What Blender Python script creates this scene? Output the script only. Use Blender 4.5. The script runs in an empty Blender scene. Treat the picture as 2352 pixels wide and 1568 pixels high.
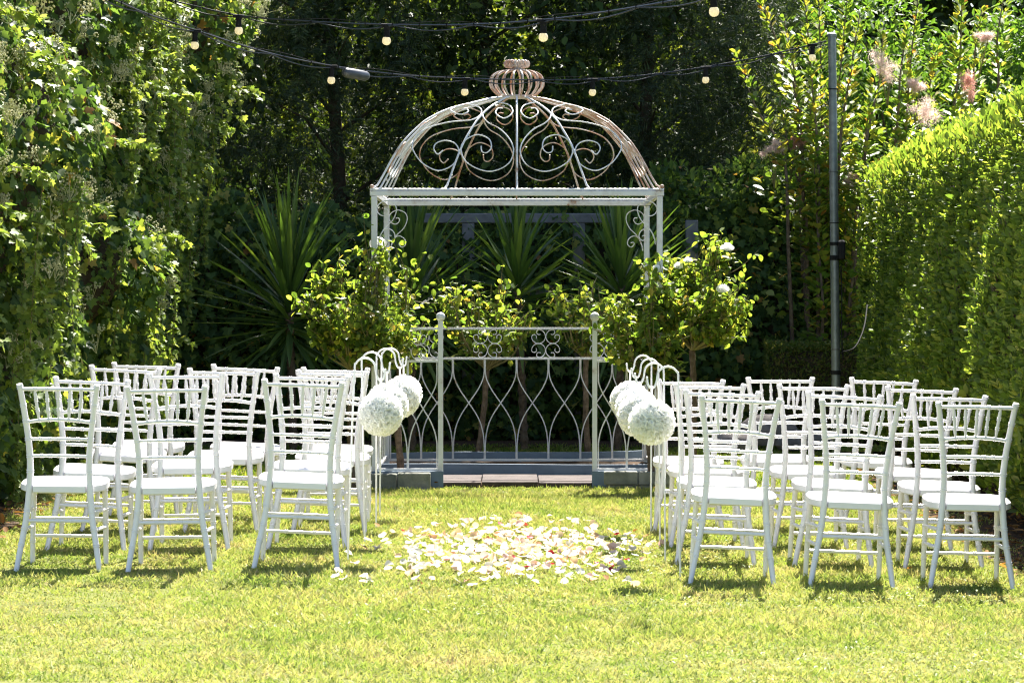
import bpy, math, random
import numpy as np
from mathutils import Matrix, Vector, Quaternion

rng = np.random.default_rng(11)
random.seed(11)
SC = bpy.context.scene
COL = SC.collection

# ------------------------------------------------------------------ camera, sky, sun, exposure
CAM_H, FPX, HORIZON = 1.68, 7200.0, 575.0          # measured on the photograph scaled to 2352 px width
TH = math.atan((784.0 - HORIZON) / FPX)
cam = bpy.data.cameras.new('camera')
cam.sensor_width = 36.0
cam.lens = FPX / 2352.0 * 36.0
cam.clip_start, cam.clip_end = 0.1, 1500.0
cam.dof.use_dof = True
cam.dof.focus_distance = 18.0
cam.dof.aperture_fstop = 14.0
camo = bpy.data.objects.new('camera', cam)
COL.objects.link(camo)
camo.location = (0, 0, CAM_H)
camo.rotation_euler = (math.pi / 2 - TH, 0, 0)
SC.camera = camo

SUN_EL, SUN_AZ = math.radians(52), math.radians(11)   # azimuth measured from +Y towards +X
world = bpy.data.worlds.new('World')
SC.world = world
world.use_nodes = True
wn = world.node_tree
sky = wn.nodes.new('ShaderNodeTexSky')
sky.sky_type = 'NISHITA'
sky.sun_disc = False
sky.sun_elevation = SUN_EL
sky.sun_rotation = SUN_AZ
bg = wn.nodes['Background']
bg.inputs[1].default_value = 0.058
wn.links.new(sky.outputs[0], bg.inputs[0])

sun = bpy.data.lights.new('sun', 'SUN')
sun.energy = 5.0
sun.angle = math.radians(0.53)
sun.color = (1.0, 0.95, 0.86)
suno = bpy.data.objects.new('sun', sun)
COL.objects.link(suno)
sd = Vector((math.sin(SUN_AZ) * math.cos(SUN_EL), math.cos(SUN_AZ) * math.cos(SUN_EL), math.sin(SUN_EL)))
suno.rotation_euler = sd.to_track_quat('Z', 'Y').to_euler()
suno.location = (10, 30, 30)

SC.view_settings.view_transform = 'Standard'
SC.view_settings.look = 'None'
SC.view_settings.gamma = 1.0
SC.view_settings.use_curve_mapping = False
SC.view_settings.exposure = 2.3
SC.render.engine = 'CYCLES'
SC.cycles.filter_width = 1.15
SC.render.resolution_x, SC.render.resolution_y = 1024, 682


def pix(u, v, Y):
    """world point at distance Y seen at pixel (u, v) of the 2352-wide picture"""
    du, dv = (u - 1176.0) / FPX, -(v - 784.0) / FPX
    d = np.array([du, math.cos(TH) + math.sin(TH) * dv, -math.sin(TH) + math.cos(TH) * dv])
    return np.array([0, 0, CAM_H]) + d * (Y / d[1])


# ------------------------------------------------------------------ mesh helpers
class MB:
    def __init__(s):
        s.v, s.f, s.n = [], [], 0

    def add(s, v, f):
        v = np.asarray(v, float).reshape(-1, 3)
        s.f += [tuple(int(i) + s.n for i in q) for q in f]
        s.v.append(v)
        s.n += len(v)
        return s

    def box(s, lo, hi, bev=0.0):
        x0, y0, z0 = lo
        x1, y1, z1 = hi
        b = bev
        if b <= 0:
            v = [(x0, y0, z0), (x1, y0, z0), (x1, y1, z0), (x0, y1, z0), (x0, y0, z1), (x1, y0, z1), (x1, y1, z1), (x0, y1, z1)]
            f = [(0, 3, 2, 1), (4, 5, 6, 7), (0, 1, 5, 4), (1, 2, 6, 5), (2, 3, 7, 6), (3, 0, 4, 7)]
            return s.add(v, f)
        rings = []
        for z, i in ((z0, b), (z0 + b, 0), (z1 - b, 0), (z1, b)):
            rings.append([(x0 + i, y0 + i + b, z), (x0 + i + b, y0 + i, z), (x1 - i - b, y0 + i, z), (x1 - i, y0 + i + b, z),
                          (x1 - i, y1 - i - b, z), (x1 - i - b, y1 - i, z), (x0 + i + b, y1 - i, z), (x0 + i, y1 - i - b, z)])
        v = [p for r in rings for p in r]
        f = [tuple(range(7, -1, -1)), tuple(range(24, 32))]
        for k in range(3):
            for j in range(8):
                f.append((k * 8 + j, k * 8 + (j + 1) % 8, k * 8 + 8 + (j + 1) % 8, k * 8 + 8 + j))
        return s.add(v, f)

    def tube(s, pts, r, segs=8, lobes=0, twist=0.0, amp=0.0, flat=None, cap=True):
        P = np.asarray(pts, float)
        n = len(P)
        R = np.full(n, r) if np.isscalar(r) else np.asarray(r, float)
        T = np.gradient(P, axis=0)
        T /= np.linalg.norm(T, axis=1)[:, None] + 1e-12
        ref = np.array([0, 0, 1.0]) if abs(T[0][2]) < 0.9 else np.array([1.0, 0, 0])
        if flat is not None:
            ref = np.asarray(flat, float)
        u = np.cross(T[0], ref)
        u /= np.linalg.norm(u) + 1e-12
        V = []
        ph = np.arange(segs) * 2 * np.pi / segs
        acc = 0.0
        for i in range(n):
            u = u - T[i] * np.dot(u, T[i])
            u /= np.linalg.norm(u) + 1e-12
            w = np.cross(T[i], u)
            if i:
                acc += np.linalg.norm(P[i] - P[i - 1])
            rr = R[i] * (1 + amp * np.cos(lobes * ph + twist * acc))
            V.append(P[i] + np.outer(rr * np.cos(ph), u) + np.outer(rr * np.sin(ph), w))
        V = np.concatenate(V)
        F = []
        for i in range(n - 1):
            for j in range(segs):
                a, b = i * segs + j, i * segs + (j + 1) % segs
                F.append((a, b, b + segs, a + segs))
        if cap:
            F.append(tuple(range(segs - 1, -1, -1)))
            F.append(tuple(range((n - 1) * segs, n * segs)))
        return s.add(V, F)

    def ball(s, c, r, nu=12, nv=8):
        V = [(c[0], c[1], c[2] + r)]
        for i in range(1, nv):
            a = math.pi * i / nv
            for j in range(nu):
                b = 2 * math.pi * j / nu
                V.append((c[0] + r * math.sin(a) * math.cos(b), c[1] + r * math.sin(a) * math.sin(b), c[2] + r * math.cos(a)))
        V.append((c[0], c[1], c[2] - r))
        F = [(0, 1 + j, 1 + (j + 1) % nu) for j in range(nu)]
        for i in range(nv - 2):
            for j in range(nu):
                a, b = 1 + i * nu + j, 1 + i * nu + (j + 1) % nu
                F.append((a, a + nu, b + nu, b))
        L = len(V) - 1
        k = 1 + (nv - 2) * nu
        F += [(k + j, L, k + (j + 1) % nu) for j in range(nu)]
        return s.add(V, F)

    def mesh(s, name, mat, smooth=True):
        me = bpy.data.meshes.new(name)
        V = np.concatenate(s.v) if s.v else np.zeros((0, 3))
        me.from_pydata(V.tolist(), [], s.f)
        if smooth:
            me.polygons.foreach_set('use_smooth', [True] * len(me.polygons))
            try:
                me.set_sharp_from_angle(angle=math.radians(40))
            except Exception:
                pass
        if mat:
            me.materials.append(mat)
        return me


def link(name, me, parent=None, mpi=None, mw=None):
    o = bpy.data.objects.new(name, me)
    COL.objects.link(o)
    if parent is not None:
        o.parent = parent
        if mpi is not None:
            o.matrix_parent_inverse = mpi
    if mw is not None:
        o.matrix_basis = mw
    return o


def inv_of(root):
    """children of a thing are built in world coordinates"""
    return Matrix.Translation(-Vector(root.location))


def part(name, mb, mat, root, smooth=True):
    return link(name, mb.mesh(name, mat, smooth), root, inv_of(root))


def sub(name, mb, mat, prt, smooth=True):
    return link(name, mb.mesh(name, mat, smooth), prt)


def thing(name, label, cat, loc, group=None):
    o = bpy.data.objects.new(name, None)
    o.empty_display_size = 0.1
    COL.objects.link(o)
    o.location = tuple(float(c) for c in loc)
    return tag(o, label, cat, group)


def tag(o, label, cat, group=None):
    o['label'] = label
    o['category'] = cat
    if group:
        o['group'] = group
    return o


def structure(o):
    o['kind'] = 'structure'
    return o


def stuff(o):
    o['kind'] = 'stuff'
    return o


def catmull(pts, n=8):
    P = np.asarray(pts, float)
    P = np.concatenate([[2 * P[0] - P[1]], P, [2 * P[-1] - P[-2]]])
    out = []
    t = np.linspace(0, 1, n, endpoint=False)[:, None]
    for i in range(1, len(P) - 2):
        a, b, c, d = P[i - 1], P[i], P[i + 1], P[i + 2]
        out.append(0.5 * (2 * b + (c - a) * t + (2 * a - 5 * b + 4 * c - d) * t ** 2 + (3 * b - a - 3 * c + d) * t ** 3))
    out.append(P[-2][None])
    return np.concatenate(out)


class Waves:
    """smooth random function of 2 or 3 coordinates"""
    def __init__(s, dim, freq, n=14, seed=1):
        r = np.random.default_rng(seed)
        s.k = r.normal(size=(n, dim)) * freq
        s.p = r.uniform(0, 6.283, n)
        s.n = n

    def __call__(s, *c):
        X = np.stack([np.asarray(q, float) for q in c], -1)
        return np.sin(X @ s.k.T + s.p).sum(-1) / math.sqrt(s.n / 2) * 0.5


def frames(d, n):
    """leaf frames: y along d, z near n"""
    y = d / (np.linalg.norm(d, axis=1)[:, None] + 1e-9)
    x = np.cross(y, n)
    x /= np.linalg.norm(x, axis=1)[:, None] + 1e-9
    z = np.cross(x, y)
    return x, y, z


def leaves_mesh(name, P, d, n, S, tmpl, mat, rnd=None, wid=None):
    tv, tf = tmpl
    tv = np.asarray(tv, float)
    N, k = len(P), len(tv)
    x, y, z = frames(d, n)
    W = S if wid is None else wid
    V = (P[:, None, :] + (tv[None, :, 0] * W[:, None])[..., None] * x[:, None, :]
         + (tv[None, :, 1] * S[:, None])[..., None] * y[:, None, :]
         + (tv[None, :, 2] * S[:, None])[..., None] * z[:, None, :]).reshape(-1, 3)
    me = bpy.data.meshes.new(name)
    loops = np.concatenate([np.asarray(f) for f in tf])
    L = len(loops)
    cnt = np.array([len(f) for f in tf])
    st = np.concatenate([[0], np.cumsum(cnt)[:-1]])
    me.vertices.add(len(V))
    me.vertices.foreach_set('co', V.ravel())
    me.loops.add(N * L)
    me.loops.foreach_set('vertex_index', (loops[None, :] + np.arange(N)[:, None] * k).ravel().astype(np.int32))
    me.polygons.add(N * len(tf))
    me.polygons.foreach_set('loop_start', (st[None, :] + np.arange(N)[:, None] * L).ravel().astype(np.int32))
    try:
        me.polygons.foreach_set('loop_total', np.tile(cnt, N).astype(np.int32))
    except Exception:
        pass
    a = me.attributes.new('rnd', 'FLOAT', 'FACE')
    r = rng.random(N) if rnd is None else rnd
    a.data.foreach_set('value', np.repeat(r, len(tf)).astype(np.float32))
    me.update(calc_edges=True)
    me.validate()
    if mat:
        me.materials.append(mat)
    return me


# leaf outlines: x across, y along, z up
OVAL = ([(0, 0, 0), (.20, .22, .05), (.27, .5, .07), (.17, .8, .03), (0, 1, -.06), (-.17, .8, .03), (-.27, .5, .07), (-.20, .22, .05)],
        [(0, 1, 2, 3, 4), (0, 4, 5, 6, 7)])
LANCE = ([(0, 0, 0), (.19, .4, .05), (.13, .75, .03), (0, 1, -.04), (-.13, .75, .03), (-.19, .4, .05)], [(0, 1, 2, 3), (0, 3, 4, 5)])
HLEAF = ([(0, 0, 0), (.25, .38, .06), (.19, .75, .04), (0, 1, -.05), (-.19, .75, .04), (-.25, .38, .06)], [(0, 1, 2, 3), (0, 3, 4, 5)])
IVY = ([(0, 0, 0), (.24, -.12, .03), (.52, .10, .06), (.30, .34, .05), (.42, .62, .05), (.17, .66, .02), (0, 1, -.08),
        (-.17, .66, .02), (-.42, .62, .05), (-.30, .34, .05), (-.52, .10, .06), (-.24, -.12, .03)],
       [(0, 1, 2, 3), (0, 3, 4, 5, 6), (0, 6, 7, 8, 9), (0, 9, 10, 11)])


def spray_template():
    V, F = [], []
    for i in range(6):
        y0 = i * .16
        for sgn in (-1, 1):
            b = len(V)
            L = .40 * (1 - .09 * i)
            V += [(0, y0, 0), (sgn * L * .75, y0 + L * .55, .05 * ((i % 3) - 1)), (sgn * L, y0 + L * .95, -.07), (sgn * L * .66, y0 + L * .62, 0)]
            F.append((b, b + 1, b + 2, b + 3) if sgn > 0 else (b + 3, b + 2, b + 1, b))
    return V, F


SPRAY = spray_template()


# ------------------------------------------------------------------ materials
def nodes_of(name):
    m = bpy.data.materials.new(name)
    m.use_nodes = True
    nt = m.node_tree
    return m, nt, nt.nodes['Principled BSDF'], nt.nodes['Material Output']


def ramp(nt, stops, fac):
    r = nt.nodes.new('ShaderNodeValToRGB')
    el = r.color_ramp.elements
    while len(el) < len(stops):
        el.new(0.5)
    for e, (p, c) in zip(el, stops):
        e.position = p
        e.color = (*c, 1)
    nt.links.new(fac, r.inputs[0])
    return r


def noise(nt, scale, detail=4, rough=.6, coord='Object'):
    t = nt.nodes.new('ShaderNodeTexCoord')
    n = nt.nodes.new('ShaderNodeTexNoise')
    n.inputs['Scale'].default_value = scale
    n.inputs['Detail'].default_value = detail
    n.inputs['Roughness'].default_value = rough
    if coord == 'World':
        g = nt.nodes.new('ShaderNodeNewGeometry')
        nt.links.new(g.outputs['Position'], n.inputs['Vector'])
    else:
        nt.links.new(t.outputs[coord], n.inputs['Vector'])
    return n


def bump(nt, bsdf, hsrc, strength, dist=.01):
    b = nt.nodes.new('ShaderNodeBump')
    b.inputs['Strength'].default_value = strength
    b.inputs['Distance'].default_value = dist
    nt.links.new(hsrc, b.inputs['Height'])
    nt.links.new(b.outputs[0], bsdf.inputs['Normal'])


def surf(name, stops, scale=6, rough=.6, spec=.4, bmp=0.0, bscale=None, metal=0.0, coord='World', detail=5):
    m, nt, b, out = nodes_of(name)
    n = noise(nt, scale, detail, .65, coord)
    r = ramp(nt, stops, n.outputs['Fac'])
    nt.links.new(r.outputs[0], b.inputs['Base Color'])
    b.inputs['Roughness'].default_value = rough
    b.inputs['Specular IOR Level'].default_value = spec
    b.inputs['Metallic'].default_value = metal
    if bmp:
        n2 = noise(nt, bscale or scale * 4, 6, .7, coord)
        bump(nt, b, n2.outputs['Fac'], bmp)
    return m


def leaf_mat(name, stops, trans=.4, rough=.38, spec=.45, glow=(1.9, 1.75, .8), patch=0.0, pscale=1.2):
    m, nt, b, out = nodes_of(name)
    at = nt.nodes.new('ShaderNodeAttribute')
    at.attribute_name = 'rnd'
    oi = nt.nodes.new('ShaderNodeObjectInfo')
    ad = nt.nodes.new('ShaderNodeMath')
    ad.operation = 'ADD'
    fr = nt.nodes.new('ShaderNodeMath')
    fr.operation = 'FRACT'
    nt.links.new(at.outputs['Fac'], ad.inputs[0])
    nt.links.new(oi.outputs['Random'], ad.inputs[1])
    nt.links.new(ad.outputs[0], fr.inputs[0])
    src = fr.outputs[0]
    if patch:
        n = noise(nt, pscale, 7, .72, 'World')
        mr = nt.nodes.new('ShaderNodeMapRange')
        mr.inputs[1].default_value, mr.inputs[2].default_value = .3, .7
        nt.links.new(n.outputs['Fac'], mr.inputs[0])
        mx = nt.nodes.new('ShaderNodeMix')
        mx.inputs[0].default_value = patch
        nt.links.new(src, mx.inputs[2])
        nt.links.new(mr.outputs[0], mx.inputs[3])
        src = mx.outputs[0]
    r = ramp(nt, stops, src)
    nt.links.new(r.outputs[0], b.inputs['Base Color'])
    b.inputs['Roughness'].default_value = rough
    b.inputs['Specular IOR Level'].default_value = spec
    mul = nt.nodes.new('ShaderNodeVectorMath')
    mul.operation = 'MULTIPLY'
    mul.inputs[1].default_value = glow
    nt.links.new(r.outputs[0], mul.inputs[0])
    tr = nt.nodes.new('ShaderNodeBsdfTranslucent')
    nt.links.new(mul.outputs[0], tr.inputs[0])
    mix = nt.nodes.new('ShaderNodeMixShader')
    mix.inputs[0].default_value = trans
    nt.links.new(b.outputs[0], mix.inputs[1])
    nt.links.new(tr.outputs[0], mix.inputs[2])
    nt.links.new(mix.outputs[0], out.inputs[0])
    return m


M = {}
M['chair'] = surf('white_resin', [(.3, (.73, .71, .74)), (.7, (.78, .755, .785))], 8, .32, .5, coord='Object')
M['hook'] = surf('white_enamel', [(.3, (.74, .74, .73)), (.7, (.80, .80, .79))], 20, .35, .5, coord='World')
M['paint'] = surf('old_white_paint', [(.0, (.62, .62, .63)), (.52, (.66, .66, .66)), (.63, (.56, .53, .50)), (.70, (.30, .15, .08)), (.9, (.20, .08, .03))], 5.5, .5, .4, .15, 60, detail=9)
M['rusty'] = surf('rusty_white_paint', [(.0, (.62, .58, .55)), (.40, (.58, .52, .48)), (.50, (.50, .37, .30)), (.60, (.36, .19, .12)), (.8, (.24, .10, .05))], 7, .6, .3, .2, 60, detail=9)
M['blue'] = surf('blue_grey_board', [(.25, (.09, .125, .17)), (.55, (.13, .18, .24)), (.75, (.15, .19, .235)), (.9, (.10, .08, .06))], 4, .6, .3, .2, 40, detail=8)
M['paver'] = surf('pink_brown_paver', [(.3, (.035, .026, .024)), (.5, (.062, .047, .044)), (.7, (.09, .068, .063))], 9, .85, .2, .4, 90)
M['block'] = surf('concrete_block', [(.25, (.10, .11, .09)), (.5, (.22, .22, .19)), (.75, (.36, .35, .30))], 7, .95, .1, .6, 70, detail=8)
M['stone'] = surf('garden_stone', [(.3, (.10, .09, .09)), (.55, (.2, .18, .17)), (.8, (.3, .28, .26))], 5, .9, .2, .7, 25, detail=8)
M['soil'] = surf('mulch_soil', [(.3, (.03, .02, .013)), (.55, (.07, .045, .028)), (.75, (.14, .08, .045))], 30, .95, .1, .8, 80)
M['turf'] = surf('turf_ground', [(.3, (.075, .085, .02)), (.55, (.13, .14, .035)), (.75, (.19, .16, .06))], 3, .95, .1, .5, 120, detail=8)
M['steel'] = surf('galvanised_steel', [(.3, (.10, .115, .125)), (.6, (.16, .18, .19)), (.8, (.24, .26, .27))], 18, .45, .5, .1, 80, metal=.55)
M['black'] = surf('black_rubber', [(.3, (.008, .008, .009)), (.7, (.018, .018, .02))], 30, .8, .06)
M['cable'] = surf('black_cable', [(.3, (.012, .012, .013)), (.7, (.025, .025, .027))], 30, .38, .5)
M['greycap'] = surf('dark_grey_plastic', [(.3, (.035, .037, .045)), (.7, (.06, .062, .07))], 30, .4, .5)
M['bark'] = surf('grey_brown_bark', [(.3, (.07, .05, .035)), (.55, (.15, .11, .08)), (.8, (.24, .19, .15))], 25, .9, .15, .8, 60)
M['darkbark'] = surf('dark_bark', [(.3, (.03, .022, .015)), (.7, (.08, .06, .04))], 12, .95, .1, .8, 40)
M['twig'] = surf('green_brown_twig', [(.3, (.12, .12, .04)), (.6, (.17, .14, .06)), (.8, (.22, .13, .07))], 15, .7, .3)
M['drytwig'] = surf('dry_hedge_twig', [(.3, (.10, .07, .045)), (.7, (.24, .18, .12))], 15, .9, .1)
M['white_wood'] = surf('weathered_white_timber', [(.3, (.10, .10, .105)), (.6, (.17, .17, .175)), (.8, (.22, .22, .22))], 7, .8, .2, .3, 50)

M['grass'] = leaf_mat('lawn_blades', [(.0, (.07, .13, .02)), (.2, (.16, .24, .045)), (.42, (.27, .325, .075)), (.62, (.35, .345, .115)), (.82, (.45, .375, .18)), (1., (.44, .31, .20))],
                      .32, .6, .2, (1.35, 1.32, 1.0), .62, 2.6)
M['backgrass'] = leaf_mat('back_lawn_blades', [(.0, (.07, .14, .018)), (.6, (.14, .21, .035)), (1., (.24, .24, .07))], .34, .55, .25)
M['ivy'] = leaf_mat('ivy_leaf', [(.0, (.030, .060, .022)), (.45, (.058, .105, .030)), (.75, (.10, .16, .040)), (.93, (.17, .22, .05)), (.98, (.30, .28, .07)), (1., (.28, .13, .05))],
                    .44, .5, .16, (2.2, 2.1, .9))
M['young'] = leaf_mat('young_ivy_leaf', [(.0, (.10, .16, .035)), (.6, (.17, .24, .05)), (1., (.25, .30, .08))], .5, .5, .2, (1.7, 1.6, .8))
M['hedge'] = leaf_mat('hedge_leaf', [(.0, (.055, .095, .022)), (.5, (.108, .165, .036)), (.85, (.18, .235, .052)), (1., (.27, .28, .08))], .5, .45, .2, (2.3, 2.2, .85))
M['lowhedge'] = leaf_mat('low_hedge_leaf', [(.0, (.06, .10, .02)), (.6, (.11, .15, .03)), (1., (.20, .17, .06))], .4, .5, .3)
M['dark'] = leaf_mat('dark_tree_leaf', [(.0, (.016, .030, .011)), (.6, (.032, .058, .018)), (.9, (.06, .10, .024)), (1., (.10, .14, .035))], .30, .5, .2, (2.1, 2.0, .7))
M['conifer'] = leaf_mat('conifer_spray', [(.0, (.018, .030, .016)), (.6, (.032, .050, .024)), (1., (.06, .085, .034))], .2, .6, .25, (2.0, 2.0, .9))
M['bright'] = leaf_mat('bright_shrub_leaf', [(.0, (.045, .10, .018)), (.5, (.075, .145, .026)), (1., (.12, .19, .036))], .45, .5, .15, (1.7, 1.7, .7))
M['smoke'] = leaf_mat('smoke_bush_leaf', [(.0, (.07, .14, .03)), (.5, (.13, .20, .035)), (.85, (.23, .26, .05)), (.96, (.33, .28, .06)), (1., (.38, .17, .05))], .42, .4, .45, (1.8, 1.65, .7))
M['rose'] = leaf_mat('rose_leaf', [(.0, (.050, .095, .022)), (.45, (.105, .16, .034)), (.8, (.18, .23, .05)), (.95, (.28, .28, .07)), (1., (.32, .23, .08))], .58, .45, .2, (2.1, 2.0, .8))
M['yucca'] = leaf_mat('yucca_leaf', [(.0, (.045, .085, .024)), (.6, (.075, .135, .032)), (1., (.14, .20, .045))], .32, .42, .45, (2.0, 2.0, .7))
M['dry'] = leaf_mat('dry_leaf', [(.0, (.15, .075, .03)), (.6, (.25, .13, .05)), (1., (.33, .2, .09))], .2, .8, .1)
M['umbel'] = leaf_mat('ivy_flower', [(.0, (.36, .37, .19)), (.6, (.48, .48, .28)), (1., (.56, .54, .34))], .25, .7, .2, (1.2, 1.2, .8))
M['plume'] = leaf_mat('pink_smoke_plume', [(.0, (.60, .44, .40)), (.6, (.70, .56, .52)), (1., (.76, .66, .62))], .55, .9, .1, (1.1, 1.05, 1.0))
M['plume_red'] = leaf_mat('red_smoke_plume', [(.0, (.58, .28, .23)), (.6, (.66, .38, .33)), (1., (.72, .48, .42))], .55, .9, .1, (1.1, 1.05, 1.0))
M['paper'] = leaf_mat('white_paper_petal', [(.0, (.93, .93, .93)), (1., (.95, .95, .945))], .7, .85, .1, (1.04, 1.04, 1.0))
M['pet_white'] = leaf_mat('white_petal', [(.0, (.62, .58, .52)), (1., (.70, .66, .60))], .35, .6, .2, (1, .97, .92))
M['pet_cream'] = leaf_mat('cream_petal', [(.0, (.66, .47, .30)), (1., (.70, .55, .40))], .35, .6, .2, (1, .93, .8))
M['pet_blush'] = leaf_mat('blush_petal', [(.0, (.62, .44, .39)), (1., (.66, .52, .46))], .35, .6, .2, (1, .9, .88))
M['pet_peach'] = leaf_mat('peach_petal', [(.0, (.60, .33, .18)), (1., (.64, .43, .27))], .35, .6, .2, (1, .85, .7))
M['pet_red'] = leaf_mat('red_petal', [(.0, (.28, .012, .02)), (1., (.40, .03, .04))], .3, .5, .3, (1, 1, 1))

m_, nt_, b_, out_ = nodes_of('frosted_bulb')
nz_ = noise(nt_, 30, 3, .5, 'World')
rp_ = ramp(nt_, [(.3, (.88, .80, .60)), (.7, (.92, .85, .68))], nz_.outputs['Fac'])
nt_.links.new(rp_.outputs[0], b_.inputs['Base Color'])
b_.inputs['Roughness'].default_value = .12
b_.inputs['Specular IOR Level'].default_value = .6
tr_ = nt_.nodes.new('ShaderNodeBsdfTranslucent')
nt_.links.new(rp_.outputs[0], tr_.inputs[0])
mx_ = nt_.nodes.new('ShaderNodeMixShader')
mx_.inputs[0].default_value = .6
nt_.links.new(b_.outputs[0], mx_.inputs[1])
nt_.links.new(tr_.outputs[0], mx_.inputs[2])
nt_.links.new(mx_.outputs[0], out_.inputs[0])
M['bulb'] = m_

# ------------------------------------------------------------------ chairs: measured post tops (u, v), left block from a crop at 0,1300, right from 2380,1350
ROWY = [15.25, 16.29, 17.36, 18.42]
CH_H = .925
TL = [[((110, 225), (580, 230)), ((790, 240), (1260, 235)), ((1560, 195), (2030, 215))],
      [((290, 180), (735, 200)), ((925, 160), (1365, 155)), ((1640, 160), (2085, 175))],
      [((510, 110), (925, 130)), ((1130, 130), (1545, 140)), ((1790, 140), (2205, 150))],
      [((670, 95), (1060, 105)), ((1250, 105), (1645, 125)), ((1835, 125), (2225, 130))]]
TR = [[((358, 210), (827, 230)), ((1080, 235), (1548, 255)), ((1808, 250), (2277, 260))],
      [((275, 175), (710, 190)), ((985, 185), (1420, 210)), ((1655, 205), (2090, 215))],
      [((235, 140), (645, 145)), ((862, 145), (1270, 150)), ((1495, 155), (1903, 170))],
      [((135, 115), (522, 120)), ((688, 105), (1070, 105)), ((1277, 105), (1660, 120))]]
CH = []
for side, T, ox, oy, k in (('ivy', TL, 0, 1300, .6165), ('hedge', TR, 2380, 1350, .6207)):
    for r in range(4):
        for c in range(3):
            (ax, ay), (bx, by) = T[r][c]
            a = pix((ox + ax * k) * .6125, (oy + ay * k) * .6125, ROWY[r])
            b = pix((ox + bx * k) * .6125, (oy + by * k) * .6125, ROWY[r])
            mid = (a + b) / 2
            roll = math.atan2(a[2] - b[2], b[0] - a[0])
            seat = c if side == 'hedge' else 2 - c           # 0 = on the aisle
            CH.append(dict(side=side, row=r, seat=seat, x=mid[0] , y=ROWY[r] + .055, z=mid[2] - CH_H, roll=roll))

CX = np.array([[c['x'], c['y'] + .15] for c in CH])
CZ = np.array([c['z'] for c in CH]) + .012


def ground(x, y):
    x = np.asarray(x, float)
    y = np.asarray(y, float)
    base = np.clip(.072 - .020 * x, 0, .16)
    d2 = (x[..., None] - CX[:, 0]) ** 2 + (y[..., None] - CX[:, 1]) ** 2
    w = np.exp(-d2 / (2 * .40 ** 2))
    g = (w @ CZ + .16 * base) / (w.sum(-1) + .16)
    t = np.clip((y - 19.3) / 2.5, 0, 1)
    t = t * t * (3 - 2 * t)
    far = np.clip((np.abs(x) - 4) / 4, 0, 1)
    near = np.clip((11 - y) / 6, 0, 1)
    return g * (1 - t) * (1 - far) * (1 - near)


def gz(x, y):
    return float(ground(np.array([x]), np.array([y]))[0])


def on_ground(u, v):
    Y = 17.0
    for _ in range(12):
        p = pix(u, v, Y)
        h = gz(p[0], p[1])
        d = pix(u, v, 1.0) - np.array([0, 0, CAM_H])
        Y = (h - CAM_H) / d[2] * d[1]
    return pix(u, v, Y)


# ------------------------------------------------------------------ ground sheet
xs = np.concatenate([[-400, -120, -40, -16, -8], np.arange(-5, 5.01, .1), [8, 16, 40, 120, 400]])
ys = np.concatenate([[-400, -120, -40, -10, 0, 6], np.arange(10, 28.01, .1), [32, 40, 60, 120, 400]])
gx, gy = np.meshgrid(xs, ys)
gv = np.stack([gx, gy, ground(gx, gy)], -1).reshape(-1, 3)
nx = len(xs)
gf = [(j * nx + i, j * nx + i + 1, (j + 1) * nx + i + 1, (j + 1) * nx + i) for j in range(len(ys) - 1) for i in range(nx - 1)]
o = link('lawn', MB().add(gv, gf).mesh('lawn', M['turf']))
structure(o)

# bare soil strips at the foot of the ivy and the hedge
for nm, x0, x1, y0, y1 in (('ivy_bed', -4.4, -2.86, 15.0, 26.5), ('hedge_bed', 2.62, 4.4, 14.0, 26.0), ('back_bed', -5.0, 2.2, 26.6, 36.0)):
    X = np.linspace(x0, x1, 8)
    Yv = np.linspace(y0, y1, 30)
    A, B = np.meshgrid(X, Yv)
    wob = .07 * np.sin(B * 5.1) + .05 * np.sin(B * 11.3 + 1)
    A = A + wob * (np.abs(A) < 3.2)
    V = np.stack([A, B, ground(A, B) + .012], -1).reshape(-1, 3)
    F = [(j * 8 + i, j * 8 + i + 1, j * 8 + 9 + i, j * 8 + 8 + i) for j in range(29) for i in range(7)]
    structure(link(nm, MB().add(V, F).mesh(nm, M['soil'])))

# ------------------------------------------------------------------ gazebo frame sizes
GX = .035
YF, YR = 22.2, 23.85
WF, WR = 669 / FPX * YF, 610 / FPX * YR
ZF, ZR = 2.105, 2.06
GC = np.array([GX, (YF + YR) / 2, 0])

# paving slabs inside the gazebo
mb = MB().box((GX - 1.0, YF - .04, -.05), (GX + 1.0, 22.99, .004))
pav = structure(link('paving', mb.mesh('paving', M['soil'], False)))
slab = MB().box((-.199, -.199, 0), (.199, .199, .03), .003).mesh('slab', M['paver'], False)
for i in range(5):
    for j in range(2):
        cx = GX + (i - 2) * .405 - .05
        cy = YF + .17 + j * .405
        link('slab', slab, pav, None, Matrix.Translation((cx, cy, .006 + .003 * ((i * 7 + j * 3) % 3))) @ Matrix.Rotation(.01 * (((i * 5 + j) % 3) - 1), 4, 'Z'))


# ------------------------------------------------------------------ lawn grass
def blades(n, y0, y1, xlim, hmin, hmax, wmin, wmax, reject=None):
    Y = rng.uniform(y0 ** 2, y1 ** 2, n) ** .5
    X = rng.uniform(-1, 1, n) * (xlim(Y))
    if reject is not None:
        k = ~reject(X, Y)
        X, Y = X[k], Y[k]
    n = len(X)
    P = np.stack([X, Y, ground(X, Y) - .002], -1)
    lean = rng.normal(0, .95, (n, 2))
    d = np.stack([lean[:, 0], lean[:, 1], np.full(n, 1.0)], -1)
    a = rng.uniform(0, 6.283, n)
    nn = np.stack([np.cos(a), np.sin(a), np.full(n, .25)], -1)
    w2 = Waves(2, 2.2, 18, 5)
    w3 = Waves(2, 14.0, 24, 8)
    hh = rng.uniform(hmin, hmax, n) * np.clip(1 + .38 * w2(X, Y) + .42 * w3(X, Y), .35, 2.2)
    return P, d, nn, hh, rng.uniform(wmin, wmax, n)


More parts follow.
